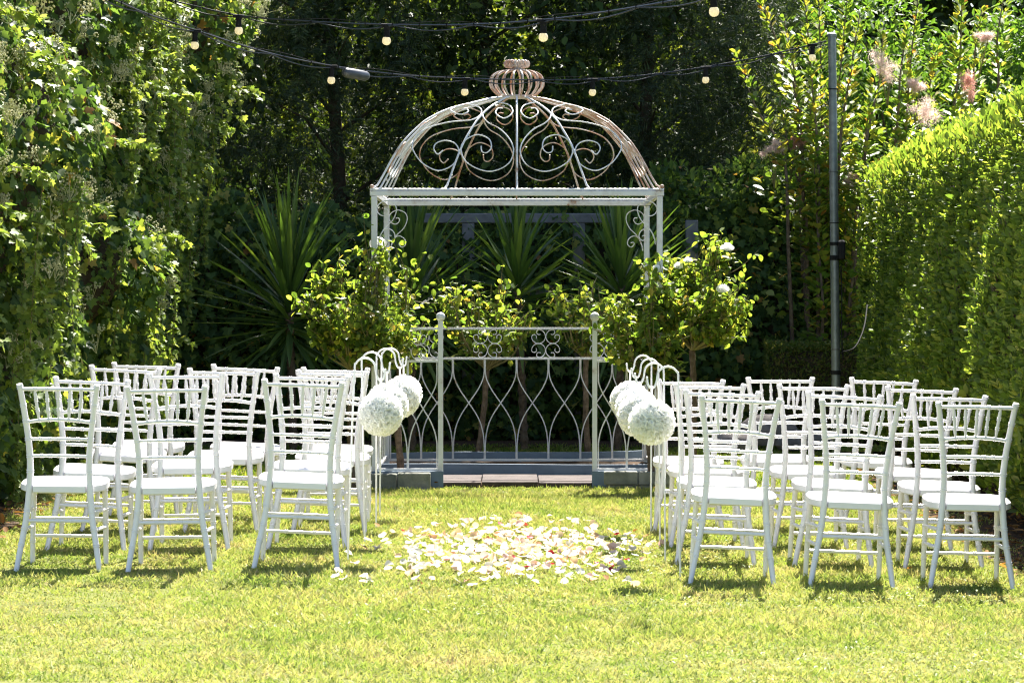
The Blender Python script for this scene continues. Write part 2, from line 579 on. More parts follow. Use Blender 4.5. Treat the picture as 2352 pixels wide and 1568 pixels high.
BLADE = ([(-.5, 0, 0), (.5, 0, 0), (.42, .55, .06), (-.42, .55, .06), (0, 1, -.08)], [(0, 1, 2, 3), (3, 2, 4)])
P, d, nn, S, W = blades(270000, 11.4, 22.17, lambda Y: .1635 * Y + .45, .018, .046, .004, .0074,
                        lambda X, Y: (X < -3.0) | (X > 2.85 + .1 * np.sin(Y * 4)))
stuff(link('grass', leaves_mesh('grass', P, d, nn, S, BLADE, M['grass'], None, W)))
COL.objects['grass']['label'] = 'sunny yellow green mown lawn grass'
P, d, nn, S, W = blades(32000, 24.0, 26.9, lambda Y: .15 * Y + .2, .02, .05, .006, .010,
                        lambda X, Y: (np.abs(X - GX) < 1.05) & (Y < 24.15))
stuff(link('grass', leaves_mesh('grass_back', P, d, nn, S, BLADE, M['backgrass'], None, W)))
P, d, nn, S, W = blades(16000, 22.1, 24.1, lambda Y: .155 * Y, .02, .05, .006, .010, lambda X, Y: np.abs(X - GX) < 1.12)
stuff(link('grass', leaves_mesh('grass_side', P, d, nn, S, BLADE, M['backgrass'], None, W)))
# broad-leaved weeds and clover patches in the turf
nW = 9000
wy = rng.uniform(11.6, 21.5, nW)
wx = rng.uniform(-1, 1, nW) * (.163 * wy + .3)
kk = (Waves(2, 1.6, 16, 9)(wx, wy) > .28) & (wx > -2.9) & (wx < 2.7)
wx, wy = wx[kk], wy[kk]
nW = len(wx)
P = np.stack([wx, wy, ground(wx, wy) + rng.uniform(.008, .03, nW)], -1)
d = np.stack([rng.normal(size=nW), rng.normal(size=nW), rng.uniform(.1, .7, nW)], -1)
stuff(link('clover', leaves_mesh('clover', P, d, np.tile([0, 0, 1.0], (nW, 1)), rng.uniform(.012, .026, nW), OVAL, M['young'])))

# ------------------------------------------------------------------ chair builder
WID = np.array([(0, .410), (.12, .372), (.253, .326), (.36, .302), (.45, .290), (.52, .287), (.573, .290), (.657, .304), (.745, .326), (.83, .350), (.93, .380)])


def post_xy(z):
    x = np.interp(z, WID[:, 0], WID[:, 1]) / 2
    t = (z - .44) / .48
    y = -.055 * t * t - (.012 * t if t > 0 else 0)
    return x, y


def ringed(path, r, rings, n=26):
    """samples and radii of a turned bar with raised double rings at arc positions (0..1)"""
    path = np.asarray(path, float)
    L = np.concatenate([[0], np.cumsum(np.linalg.norm(np.diff(path, axis=0), axis=1))])
    tot = L[-1]
    s = list(np.linspace(0, tot, n))
    R = [0.0] * n
    for q in rings:
        c = q * tot
        for off, e in ((-.0085, 0), (-.0075, 1), (-.003, 1), (-.0015, 0), (.0015, 0), (.003, 1), (.0075, 1), (.0085, 0)):
            s.append(c + off)
            R.append(.0024 * e)
    s, R = np.array(s), np.array(R)
    k = (s >= 0) & (s <= tot)
    o = np.argsort(s[k])
    s, R = s[k][o], R[k][o]
    for q in rings:                                          # drop plain samples that fall inside a ring
        c = q * tot
        inside = (np.abs(s - c) < .008) & (R == 0) & (np.abs(np.abs(s - c) - .0015) > 1e-6)
        s, R = s[~inside], R[~inside]
    pts = np.stack([np.interp(s, L, path[:, i]) for i in range(3)], -1)
    rr = r(s / tot) if callable(r) else np.full(len(s), r)
    return pts, rr + R


def make_chair_meshes():
    out = []
    zz = np.linspace(0, .925, 60)
    for sg in (-1, 1):
        path = np.array([(sg * post_xy(z)[0], post_xy(z)[1], z) for z in zz])
        pts, rr = ringed(path, lambda t: np.interp(t, [0, .1, .45, .55, .97, 1], [.0125, .0145, .0170, .0165, .0140, .0150]),
                         [.15, .235, .33, .535, .615, .705, .80, .885, .982], 30)
        out.append(('back_post', MB().tube(pts, rr, 10)))
    for sg in (-1, 1):
        path = [(sg * .184, .345, 0), (sg * .182, .342, .2), (sg * .176, .335, .405)]
        pts, rr = ringed(path, lambda t: np.interp(t, [0, 1], [.0125, .0145]), [.30, .55, .70, .95], 12)
        out.append(('front_leg', MB().tube(pts, rr, 10)))

    def rail(z, name, bow=0.0, r=.0078, rings=(), back=0.0):
        x, y = post_xy(z)
        t = np.linspace(-1, 1, 21)
        path = np.stack([t * (x - .006), np.full(21, y) - back * (1 - t * t), z + bow * (1 - np.abs(t) ** 2.2)], -1)
        pts, rr = ringed(path, r, rings, 21)
        out.append((name, MB().tube(pts, rr, 8)))
    five = (.19, .345, .5, .655, .81)
    rail(.900, 'top_rail', .002, .0088, five, .012)
    rail(.738, 'curved_rail', .014, .0085, (.2, .35, .5, .65, .8), .014)
    rail(.655, 'cross_rail', .002, .0075, five, .012)
    rail(.572, 'cross_rail', .002, .0075, five, .012)
    rail(.255, 'back_stretcher', 0, .0085, (.3, .5, .7))
    xt, yt = post_xy(.900)
    xb, yb = post_xy(.744)
    for t in (-.62, -.31, 0, .31, .62):
        top = (t * xt, yt - .012 * (1 - t * t), .899)
        bot = (t * xb * .97, yb - .014 * (1 - t * t), .742 + .013 * (1 - t * t))
        pts, rr = ringed([bot, top], lambda q: np.interp(q, [0, .22, .34, .66, .80, 1], [.0042, .0085, .0078, .0078, .0090, .0045]), [.32, .64], 14)
        out.append(('spindle', MB().tube(pts, rr, 8)))
    for z in (.150, .238):
        pts, rr = ringed([(-.178, .343, z), (.178, .343, z)], .0082, (.3, .5, .7), 10)
        out.append(('front_stretcher', MB().tube(pts, rr, 8)))
    for sg in (-1, 1):
        for z in (.205, .292):
            x, y = post_xy(z)
            pts, rr = ringed([(sg * x, y, z + .004), (sg * .182, .342, z - .006)], .0085, (.25, .4, .55, .7), 8)
            out.append(('side_stretcher', MB().tube(pts, rr, 8)))
    # seat: broad round-fronted board, cut in between the posts at the back
    half = [(.128, -.022), (.130, .012), (.178, .040), (.206, .10), (.212, .20), (.207, .29), (.192, .345), (.160, .374), (.10, .388), (.0, .392)]
    ol = [(x, y) for x, y in half] + [(-x, y) for x, y in reversed(half[:-1])]
    n = len(ol)
    zt = lambda y: .430 + .045 * max(y, 0)
    ring = []
    for inset, dz in ((.010, -.040), (0, -.034), (0, -.006), (.006, 0.0)):
        for x, y in ol:
            k = 1 - inset / .2
            yy = .18 + (y - .18) * k
            ring.append((x * k, yy, zt(y) + dz))
    F = []
    for r in range(3):
        for j in range(n):
            F.append((r * n + (j + 1) % n, r * n + j, (r + 1) * n + j, (r + 1) * n + (j + 1) % n))
    F.append(tuple(range(n)))
    F.append(tuple(range(4 * n - 1, 3 * n - 1, -1)))
    F = [tuple(reversed(f)) for f in F]
    out.append(('seat', MB().add(ring, F)))
    return [(nm, b.mesh(nm, M['chair'])) for nm, b in out]


CHM = make_chair_meshes()
ROWN = ['the row farthest from the gazebo', 'the third row from the gazebo', 'the second row from the gazebo', 'the row nearest the gazebo']
for i, c in enumerate(CH):
    pos = ['aisle seat', 'middle seat', 'seat beside the %s' % ('ivy' if c['side'] == 'ivy' else 'clipped hedge')][c['seat']]
    lab = 'white turned-spindle chair, %s in %s%s' % (pos, ROWN[c['row']], '' if c['seat'] == 2 else ', %s side' % ('ivy' if c['side'] == 'ivy' else 'hedge'))
    t = thing('spindle_chair', lab, 'chair', (c['x'], c['y'], c['z']), 'white chairs set in rows for the ceremony')
    t.rotation_euler = (0, c['roll'], math.radians(random.uniform(-1.5, 1.5)))
    for nm, me in CHM:
        link(nm, me, t)


# ------------------------------------------------------------------ hooks and flower balls
def flower_mesh():
    mb = MB()
    for ring, (cnt, rad, lift, size) in enumerate(((5, .004, .016, .016), (6, .010, .011, .022), (7, .016, .003, .026))):
        for k in range(cnt):
            a = 2 * math.pi * (k + .37 * ring) / cnt + random.uniform(-.2, .2)
            ca, sa = math.cos(a), math.sin(a)
            tilt = (1.0, .55, .22)[ring]
            V = []
            for i in range(3):
                for j in range(3):
                    w = (j - 1) * size * .62 * (1 - .12 * i)
                    l = i / 2 * size
                    out = rad + l * math.cos(tilt) + .12 * size * (abs(j - 1))
                    up = lift + l * math.sin(tilt) + random.uniform(-.0012, .0012)
                    V.append((out * ca - w * sa, out * sa + w * ca, up))
            mb.add(V, [(0, 1, 4, 3), (1, 2, 5, 4), (3, 4, 7, 6), (4, 5, 8, 7)])
    return mb


FLOWERS = [flower_mesh().mesh('flower', M['paper'], True) for _ in range(3)]
BALL_CORE = MB().ball((0, 0, 0), .072, 16, 12).mesh('core', M['paper'])


def flower_ball(c, r, label):
    t = thing('flower_ball', label, 'flower ball', c, 'white flower balls hung along the aisle')
    link('core', BALL_CORE, t, None, Matrix.Scale(r / .105, 4))
    n = 42
    for i in range(n):
        z = 1 - 2 * (i + .5) / n
        a = i * 2.39996 + random.uniform(-.12, .12)
        q = Vector((math.sqrt(1 - z * z) * math.cos(a), math.sqrt(1 - z * z) * math.sin(a), z))
        mat = Matrix.Translation(q * (r - .050 + random.uniform(-.004, .004))) @ q.to_track_quat('Z', 'Y').to_matrix().to_4x4() \
            @ Matrix.Rotation(random.uniform(0, 6.3), 4, 'Z') @ Matrix.Scale(random.uniform(1.65, 2.0), 4)
        link('flower', FLOWERS[i % 3], t, None, mat)
    return t


def hook_and_ball(foot, post_top, hang, apex_v, end, Y, side, rown):
    """pixels of the post foot, the post where the bend starts, the bottom of the S, the hook's tip"""
    f = pix(foot[0], foot[1], Y)
    f[2] = gz(f[0], Y) - .06
    a = pix(post_top, 0, Y)
    top = pix(post_top, apex_v, Y)[2]
    h = pix(hang[0], hang[1], Y)
    e = pix(end[0], end[1], Y)
    w = (h[0] - a[0])
    rr = abs(w) * .40
    s = 1 if w > 0 else -1
    pts = [np.array([f[0], Y, f[2]]), np.array([f[0] * .7 + a[0] * .3, Y, f[2] + .35]), np.array([f[0] * .3 + a[0] * .7, Y, top - .30])]
    ctr = np.array([a[0] + s * rr, Y, top - rr])
    for k in range(0, 8):
        q = math.pi - k * math.pi / 7
        pts.append(ctr + np.array([s * rr * math.cos(q), 0, rr * math.sin(q)]))
    zb = h[2]
    x2 = ctr[0] + s * rr
    pts.append(np.array([x2 + s * .002, Y, (top - rr + zb) / 2 + .01]))
    pts.append(np.array([x2 + s * abs(h[0] - x2) * .45, Y, zb + .010]))
    pts.append(np.array([h[0], Y, zb]))
    pts.append(np.array([h[0] + (e[0] - h[0]) * .7, Y, zb + .012]))
    pts.append(np.array([e[0], Y, e[2]]))
    t = thing('shepherd_hook', 'white shepherd hook staked by %s, %s side of aisle' % (rown.replace('the row', 'row'), side), 'plant hook',
              (f[0], Y, f[2] + .06), 'white hooks lining the aisle')
    rod = part('rod', MB().tube(catmull(pts, 6), .0052, 8), M['hook'], t)
    tip = np.array(pts[-1])
    part('tip_cap', MB().ball(tip, .0062, 8, 6), M['hook'], t)
    r = .106
    c = np.array([h[0], Y - .005, zb - .062 - r])
    bt = flower_ball(c, r, 'white flower ball hung beside %s, %s side of aisle' % (rown.replace('the row', 'row'), side))
    link('ribbon', MB().box((-.0045, -.002, r - .02), (.0045, .006, r + .072)).mesh('ribbon', M['paper'], False), bt)


kx = .26786


def zl(x, y):
    return ((1300 + x * kx) * .6125, (1270 + y * kx) * .6125)


def zr(x, y):
    return ((2260 + x * kx) * .6125, (1300 + y * kx) * .6125)


hook_and_ball((798, 1305), zl(105, 0)[0], zl(475, 580), zl(0, 270)[1], zl(540, 432), 15.75, 'ivy', ROWN[0])
hook_and_ball((838, 1260), zl(203, 0)[0], zl(560, 482), zl(0, 188)[1], zl(606, 342), 16.75, 'ivy', ROWN[1])
hook_and_ball((864, 1210), zl(412, 0)[0], zl(745, 412), zl(0, 140)[1], zl(790, 285), 17.85, 'ivy', ROWN[2])
hook_and_ball((872, 1190), zl(485, 0)[0], zl(797, 382), zl(0, 134)[1], zl(840, 258), 18.75, 'ivy', ROWN[3])
hook_and_ball((1563, 1338), zr(1066, 0)[0], zr(690, 578), zr(0, 277)[1], zr(620, 430), 15.42, 'hedge', ROWN[0])
hook_and_ball((1528, 1289), zr(862, 0)[0], zr(515, 512), zr(0, 228)[1], zr(452, 377), 16.45, 'hedge', ROWN[1])
hook_and_ball((1516, 1254), zr(786, 0)[0], zr(470, 438), zr(0, 168)[1], zr(404, 308), 17.4, 'hedge', ROWN[2])
hook_and_ball((1495, 1222), zr(690, 0)[0], zr(385, 352), zr(0, 122)[1], zr(335, 242), 18.35, 'hedge', ROWN[3])

# ------------------------------------------------------------------ gazebo
gaz = thing('wire_gazebo', 'rusty white iron gazebo with domed scrollwork roof, ball posts and low railings', 'gazebo', (GX, (YF + YR) / 2, 0))


def gpost(x, y, z1, half=.021):
    return part('post', MB().box((x - half, y - half, -.02), (x + half, y + half, z1), .004), M['paint'], gaz, False)


corners = {}
for nm, sx, y, W_, z1 in (('fl', -1, YF, WF, ZF), ('fr', 1, YF, WF, ZF), ('rl', -1, YR, WR, ZR), ('rr', 1, YR, WR, ZR)):
    x = GX + sx * (W_ / 2 - .021)
    p = gpost(x, y, z1 - .042)
    corners[nm] = (x, y, z1, sx, p)
    sub('collar', MB().box((x - .028, y - .028, 1.55), (x + .028, y + .028, 1.562), .003), M['paint'], p, False)
    sub('corner_knob', MB().ball((x - sx * .0 + sx * .016, y, z1 + .026), .015, 8, 6), M['rusty'], p)
    # corner scroll bracket
    k = .00119
    px0 = [(205, 1240), (215, 1190), (245, 1140), (290, 1095), (312, 1040), (300, 1000), (255, 980), (212, 998), (196, 1030), (210, 1060), (240, 1070), (262, 1050), (258, 1032), (240, 1030)]
    px1 = [(209, 1212), (232, 1160), (262, 1145), (295, 1165), (302, 1198), (280, 1217), (260, 1200), (266, 1186), (283, 1190)]
    for pp in (px0, px1):
        q = [(x - sx * (.024 + (a - 200) * k), y, z1 - .05 - (b - 960) * k) for a, b in pp]
        sub('bracket_scroll', MB().tube(catmull(q, 5), .0042, 6), M['paint'], p)

# beams with rope-twist trim
for a, b in (('fl', 'fr'), ('rl', 'rr'), ('fl', 'rl'), ('fr', 'rr')):
    A, B = np.array(corners[a][:3]), np.array(corners[b][:3])
    dr = (B - A) / np.linalg.norm(B - A)
    A2, B2 = A - dr * .03, B + dr * .03
    if abs(dr[0]) > .5:
        mb = MB().box((A2[0], A[1] - .016, A[2] - .040), (B2[0], A[1] + .016, A[2] - .005), .003)
    else:
        mb = MB()
        s = np.array([.015, 0, 0])
        up = np.array([0, 0, 1.0])
        A3, B3 = A + dr * .018, B - dr * .018
        V = [A3 - s - up * .040, A3 + s - up * .040, A3 + s - up * .006, A3 - s - up * .006, B3 - s - up * .040, B3 + s - up * .040, B3 + s - up * .006, B3 - s - up * .006]
        mb.add(V, [(0, 1, 2, 3), (7, 6, 5, 4), (0, 4, 5, 1), (1, 5, 6, 2), (2, 6, 7, 3), (3, 7, 4, 0)])
    bm_ = part('beam', mb, M['paint'], gaz, False)
    n = 240
    line = A2 + np.outer(np.linspace(0, 1, n), B2 - A2) + np.array([0, 0, .004])
    sub('rope_trim', MB().tube(line, .010, 8, 2, 190.0, .11), M['paint'], bm_)

# dome
ZT = 2.80
R0 = .115


DPF = catmull([(0, 1), (.009, .975), (.141, .923), (.343, .853), (.51, .782), (.691, .666), (.772, .589), (.879, .449), (.965, .262), (.992, .18), (1.0, .118)], 8)


def dome_local(a, f):
    """x across and y outwards (unit half width) of the dome face at relative height f"""
    g = float(np.interp(f, DPF[:, 0], DPF[:, 1]))
    k = 1 - .20 * f ** 1.5 * min(1.0, (1 - min(1.0, abs(a))) * 2)
    ang = a * math.pi / 4
    w = max(0.0, (f - .80) / .20) ** 2
    lx = (1 - w) * a * g * k + w * g * math.sin(ang)
    ly = (1 - w) * g + w * g * math.cos(ang)
    return lx, ly


def dome(face, a, t):
    """point on the dome: face 0 front,1 right,2 back,3 left; a across the face -1..1; t up the rib 0..1"""
    st = math.sin(t * math.pi / 2)
    lx, ly = dome_local(a, st)
    if face == 0:
        ux, uy = lx, -ly
    elif face == 1:
        ux, uy = ly, lx
    elif face == 2:
        ux, uy = -lx, ly
    else:
        ux, uy = -ly, -lx
    yy = (uy + 1) / 2
    hw = ((1 - yy) * WF + yy * WR) / 2
    y = YF + yy * (YR - YF)
    zr_ = ZF + yy * (ZR - ZF) + .008
    return np.array([GX + ux * hw, y, zr_ + (ZT - zr_) * st])


R0n = R0
for face in range(4):
    for a in (-1, -.5, 0, .5):
        if face in (1, 3) and a == -1 and False:
            continue
        pts = [dome(face, a, t) for t in np.linspace(0, 1, 36)]
        part('dome_rib', MB().tube(pts, .0072, 8), M['rusty'] if face in (1, 2) else M['paint'], gaz)

inner_px = [(1255, 605), (1250, 638), (1217, 645), (1187, 612), (1205, 560), (1280, 535), (1355, 565), (1388, 620), (1350, 705), (1210, 760), (1085, 722), (1040, 640),
            (1065, 565), (1130, 500), (1215, 455), (1248, 400), (1215, 347), (1150, 326), (1075, 342), (1046, 380), (1065, 415), (1112, 430), (1160, 398), (1143, 366), (1112, 367)]
outer_px = [(525, 632), (490, 655), (462, 622), (480, 586), (540, 571), (606, 590), (633, 640), (600, 715), (500, 755), (395, 712), (335, 645), (322, 600), (352, 540), (425, 490),
            (560, 455), (715, 440), (778, 400), (758, 360), (672, 336), (594, 350), (572, 375), (602, 400), (650, 404), (684, 386), (670, 371), (640, 376)]


def local_x(a, t):
    return dome_local(a, math.sin(t * math.pi / 2))[0]


def to_bay(px, a0, a1):
    out = []
    for x, y in px:
        f = min(.995, max(0, (870 - y) / 585))
        t = math.asin(f) * 2 / math.pi
        X = (x - 1018) / 957
        x0, x1 = local_x(a0, t), local_x(a1, t)
        s = (X - x0) / (x1 - x0)
        out.append((min(1.0, max(0.0, s)), t))
    return out


inner = to_bay(inner_px, 0, .5)
outer = [(1 - s, t) for s, t in to_bay(outer_px, -1, -.5)]       # s from the middle rib outwards
for face in range(4):
    mt = M['rusty'] if face in (1, 2) else M['paint']
    for sg in (-1, 1):
        cur = catmull(inner, 6)
        part('dome_scroll', MB().tube([dome(face, sg * (s * .5), t) for s, t in cur], .0048, 6), mt, gaz)
        cur = catmull(outer, 6)
        part('dome_scroll', MB().tube([dome(face, sg * (.5 + .5 * s), t) for s, t in cur], .0048, 6), M['rusty'] if face else mt, gaz)

# crown on top of the dome
CC = np.array([GX, (YF + YR) / 2, ZT])
a = np.linspace(0, 2 * np.pi, 41)
part('crown_ring', MB().tube(np.stack([CC[0] + .118 * np.cos(a), CC[1] + .118 * np.sin(a), np.full(41, CC[2] + .004)], -1), .011, 8), M['rusty'], gaz)
prof = catmull([(.105, 0), (.150, .025), (.190, .070), (.198, .115), (.180, .160), (.130, .187), (.070, .197), (.036, .207), (.028, .225), (.045, .256), (.070, .268), (.088, .258), (.090, .235), (.075, .220), (.060, .232)], 4)
for k in range(18):
    q = 2 * math.pi * k / 18 + .05
    pts = [(CC[0] + r * math.cos(q), CC[1] + r * math.sin(q), CC[2] + z) for r, z in prof]
    part('crown_bar', MB().tube(pts, .0072, 6), M['rusty'], gaz)


def c_scroll(cx, cz, R, op, y_of):
    """C with curled ends, open towards angle op, in the x-z plane"""
    pts = []
    g = math.radians(52)
    a0, a1 = op + g, op + 2 * math.pi - g
    rc = R * .36

    def curl(a, s):
        ex, ez = cx + (R - rc) * math.cos(a), cz + (R - rc) * math.sin(a)
        return [(ex + rc * math.cos(a + s * q), ez + rc * math.sin(a + s * q)) for q in np.linspace(.3, 3.9, 9)]
    pts += list(reversed(curl(a0, -1)))
    pts += [(cx + R * math.cos(q), cz + R * math.sin(q)) for q in np.linspace(a0, a1, 18)]
    pts += curl(a1, 1)
    return [y_of(x, z) for x, z in pts]


OG = catmull([(0, 0), (.12, .0), (.2, .045), (.3, .20), (.43, .49), (.54, .73), (.64, .885), (.75, .97), (.87, 1.0), (1, 1)], 8)


def railing(P0, P1, bays, zt, zl_, zb, scrolls, mat_rail, mat_bar):
    P0, P1 = np.array(P0, float), np.array(P1, float)
    L = np.linalg.norm(P1 - P0)
    dr = (P1 - P0) / L

    def w(x, z):
        q = P0 + dr * x
        return (q[0], q[1], z)
    mb = MB()
    nrm = np.array([-dr[1], dr[0]])

    def bar(z0, z1, h):
        V = []
        for e in (0, L):
            for sg in (-1, 1):
                for z in (z0, z1):
                    q = P0 + dr * e + nrm * sg * h
                    V.append((q[0], q[1], z))
        mb.add(V, [(0, 1, 3, 2), (4, 6, 7, 5), (0, 4, 5, 1), (2, 3, 7, 6), (1, 5, 7, 3), (0, 2, 6, 4)])
    bar(zt - .016, zt, .010)
    rl = part('railing', mb, mat_rail, gaz, False)
    mb = MB()
    bar(zl_ - .012, zl_ + .004, .009)
    sub('rail', mb, mat_rail, rl, False)
    mb = MB()
    bar(zb - .008, zb + .010, .010)
    sub('rail', mb, mat_rail, rl, False)
    st = L / bays
    t = np.linspace(0, 1, 34)
    for i in range(bays + 1):
        for sg in (-1, 1):
            j = i + sg
            if j < 0 or j > bays:
                continue
            e = np.interp(t, OG[:, 0], OG[:, 1])
            x = i * st + sg * st * e
            x = np.clip(x, .006, L - .006) + sg * .004 * (1 - 2 * e)
            z = zl_ - .008 + (zb - zl_ + .008) * t
            sub('scroll_bar', MB().tube([w(a_, b_) for a_, b_ in zip(x, z)], .0050, 6), mat_bar, rl)
    zc = (zt - .016 + zl_ + .004) / 2
    R = min((zt - zl_ - .02) / 4, .058)
    for cx in scrolls:
        for sx in (-1, 1):
            for sz in (-1, 1):
                c = c_scroll(cx + sx * R * 1.03, zc + sz * R * 1.0, R, math.atan2(sz, sx), w)
                sub('panel_scroll', MB().tube(c, .0032, 6), mat_rail, rl)


LR = WR - .08
railing((GX - LR / 2, YR), (GX + LR / 2, YR), 8, 1.094, .862, .085, [LR * .157, LR * .386, LR * .614, LR * .843], M['paint'], M['paint'])
BX = (GX - .552 + .012, GX + .552 - .010)
bl, br = pix(1012, 900, YF)[0], pix(1366, 900, YF)[0]
railing((corners['fl'][0] + .02, YF), (bl - .016, YF), 2, 1.134, .900, .125, [.24], M['paint'], M['paint'])
railing((br + .016, YF), (corners['fr'][0] - .02, YF), 2, 1.134, .900, .125, [.24], M['paint'], M['paint'])
for s_ in ('l', 'r'):
    A, B = corners['f' + s_], corners['r' + s_]
    railing((A[0], A[1] + .022), (B[0], B[1] - .022), 6, 1.11, .88, .115, [.4, 1.2], M['paint'], M['paint'])
for x in (bl, br):
    p = part('ball_post', MB().box((x - .0175, YF - .0175, -.02), (x + .0175, YF + .0175, 1.185), .003), M['paint'], gaz, False)
    sub('ball_finial', MB().ball((x, YF, 1.210), .033, 16, 12), M['paint'], p)

# blue edging boards round the gazebo foot
def board(x0, x1, y0, y1, z1, lab, wav=0.0, drop=0.0):
    n = 14
    V = []
    alongx = abs(x1 - x0) > abs(y1 - y0)
    for i in range(n):
        t = i / (n - 1)
        zz = z1 + wav * math.sin(t * 5.2 + .6) + drop * t
        off = wav * .35 * math.sin(t * 7)
        if alongx:
            x = x0 + (x1 - x0) * t
            V += [(x, y0 + off, -.04), (x, y1 + off, -.04), (x, y1 + off, zz), (x, y0 + off, zz)]
        else:
            y = y0 + (y1 - y0) * t
            V += [(x1 + off, y, -.04), (x0 + off, y, -.04), (x0 + off, y, zz), (x1 + off, y, zz)]
    F = [(0, 3, 2, 1), (n * 4 - 4, n * 4 - 3, n * 4 - 2, n * 4 - 1)]
    for i in range(n - 1):
        for j in range(4):
            F.append((i * 4 + j, i * 4 + (j + 1) % 4, i * 4 + 4 + (j + 1) % 4, i * 4 + 4 + j))
    F = [tuple(reversed(f)) for f in F]
    o = link('edging_board', MB().add(V, F).mesh('edging_board', M['blue'], False))
    tag(o, lab, 'garden edging', 'blue edging boards round the gazebo')


bed = MB()
bq = np.linspace(-1, 1, 24)
bA, bB = np.meshgrid(GX + bq * 1.0, np.linspace(23.0, 24.03, 12))
bed.add(np.stack([bA, bB, .066 + .012 * np.sin(bA * 9) * np.sin(bB * 13)], -1).reshape(-1, 3), [(j * 24 + i, j * 24 + i + 1, j * 24 + 25 + i, j * 24 + 24 + i) for j in range(11) for i in range(23)])
structure(link('planting_bed', bed.mesh('planting_bed', M['soil'])))
board(GX - 1.0, GX + 1.0, 22.985, 23.015, .112, 'long blue board behind the paving, under the rear gazebo railing', .004)
board(GX - 1.02, GX + 1.02, 24.02, 24.05, .118, 'wavy blue board behind the rear railing, bordering the shaded grass', .010, .035)
board(corners['fl'][0] - .03, bl + .02, YF - .055, YF - .028, .118, 'short blue board beside the stacked blocks, under the ivy side front railing')
board(br - .02, corners['fr'][0] + .03, YF - .055, YF - .028, .118, 'short blue board behind the block stack, under the hedge side front railing')
board(corners['fl'][0] - .05, corners['fl'][0] - .025, YF - .02, YR, .11, 'blue board running back along the ivy side of the gazebo')
board(corners['fr'][0] + .025, corners['fr'][0] + .05, YF - .02, YR, .11, 'blue board running back along the hedge side of the gazebo')


def block(x0, x1, y0, z0, z1, lab):
    mb = MB().box((x0, y0, z0), (x1, y0 + .10, z1), .006)
    o = link('concrete_block', mb.mesh('concrete_block', M['block'], False))
    tag(o, lab, 'block', 'concrete blocks at the gazebo foot')


xl0, xl1, xl2 = pix(880, 1080, YF)[0], pix(914, 1080, YF)[0], pix(990, 1080, YF)[0]
block(xl1 + .003, xl2, YF - .19, -.03, .115, 'mossy concrete block by the ivy side ball post')
block(xl0 - .14, xl1 - .003, YF - .18, -.03, .107, 'concrete block beside the mossy block, behind the ivy side hooks')
xr0, xr1, xr2 = pix(1386, 1080, YF)[0], pix(1463, 1080, YF)[0], pix(1500, 1080, YF)[0]
block(xr0, xr1 - .003, YF - .21, .035, .128, 'upper concrete block near the hedge side ball post')
block(xr0 + .02, xr1 - .003, YF - .20, -.06, .033, 'lower concrete block near the hedge side ball post, half in grass')
block(xr1 + .003, xr2 + .12, YF - .20, .033, .125, 'upper concrete block behind the hedge side hooks')
block(xr1 + .003, xr2 + .12, YF - .19, -.06, .031, 'lower concrete block behind the hedge side hooks')

# ------------------------------------------------------------------ pole
pb, pt = pix(1923, 1104, 22.8), pix(1911, 82, 22.8)
pb[2] = -.03
pole = thing('light_pole', 'grey galvanised steel pole carrying the festoon lights beside the hedge', 'pole', (pb[0], pb[1], 0))
zz = np.linspace(0, 1, 30)
part('shaft', MB().tube(pb + np.outer(zz, pt - pb), np.linspace(.034, .029, 30), 14), M['steel'], pole)
part('cap', MB().tube([pt - (0, 0, .01), pt + (0, 0, .012), pt + (0, 0, .022)], [.033, .033, .018], 14), M['steel'], pole)


def on_pole(z):
    t = (z - pb[2]) / (pt[2] - pb[2])
    return pb + (pt - pb) * t


for v, h, m in ((560, .026, 'black'), (592, .035, 'black'), (855, .03, 'black'), (205, .008, 'black'), (395, .008, 'greycap'), (512, .008, 'black'), (802, .008, 'greycap')):
    z = pix(1915, v, 22.8)[2]
    c = on_pole(z)
    part('band', MB().tube([c - (0, 0, h / 2), c + (0, 0, h / 2)], .0365, 14), M[m], pole)
c = on_pole(pix(1915, 575, 22.8)[2])
part('socket_box', MB().box((c[0] + .026, c[1] - .045, c[2] - .07), (c[0] + .075, c[1] + .02, c[2] + .075), .012), M['black'], pole, False)
q = [on_pole(pix(0, v, 22.8)[2]) + np.array([.042 + .004 * (i % 2), -.03, 0]) for i, v in enumerate((610, 680, 750, 810))]
q += [pix(1935, 808, 22.75), pix(1960, 800, 22.8), pix(1975, 778, 23.0), pix(1986, 745, 23.4), pix(1992, 700, 24.0)]
part('cable', MB().tube(catmull(q, 6), .005, 6), M['black'], pole)

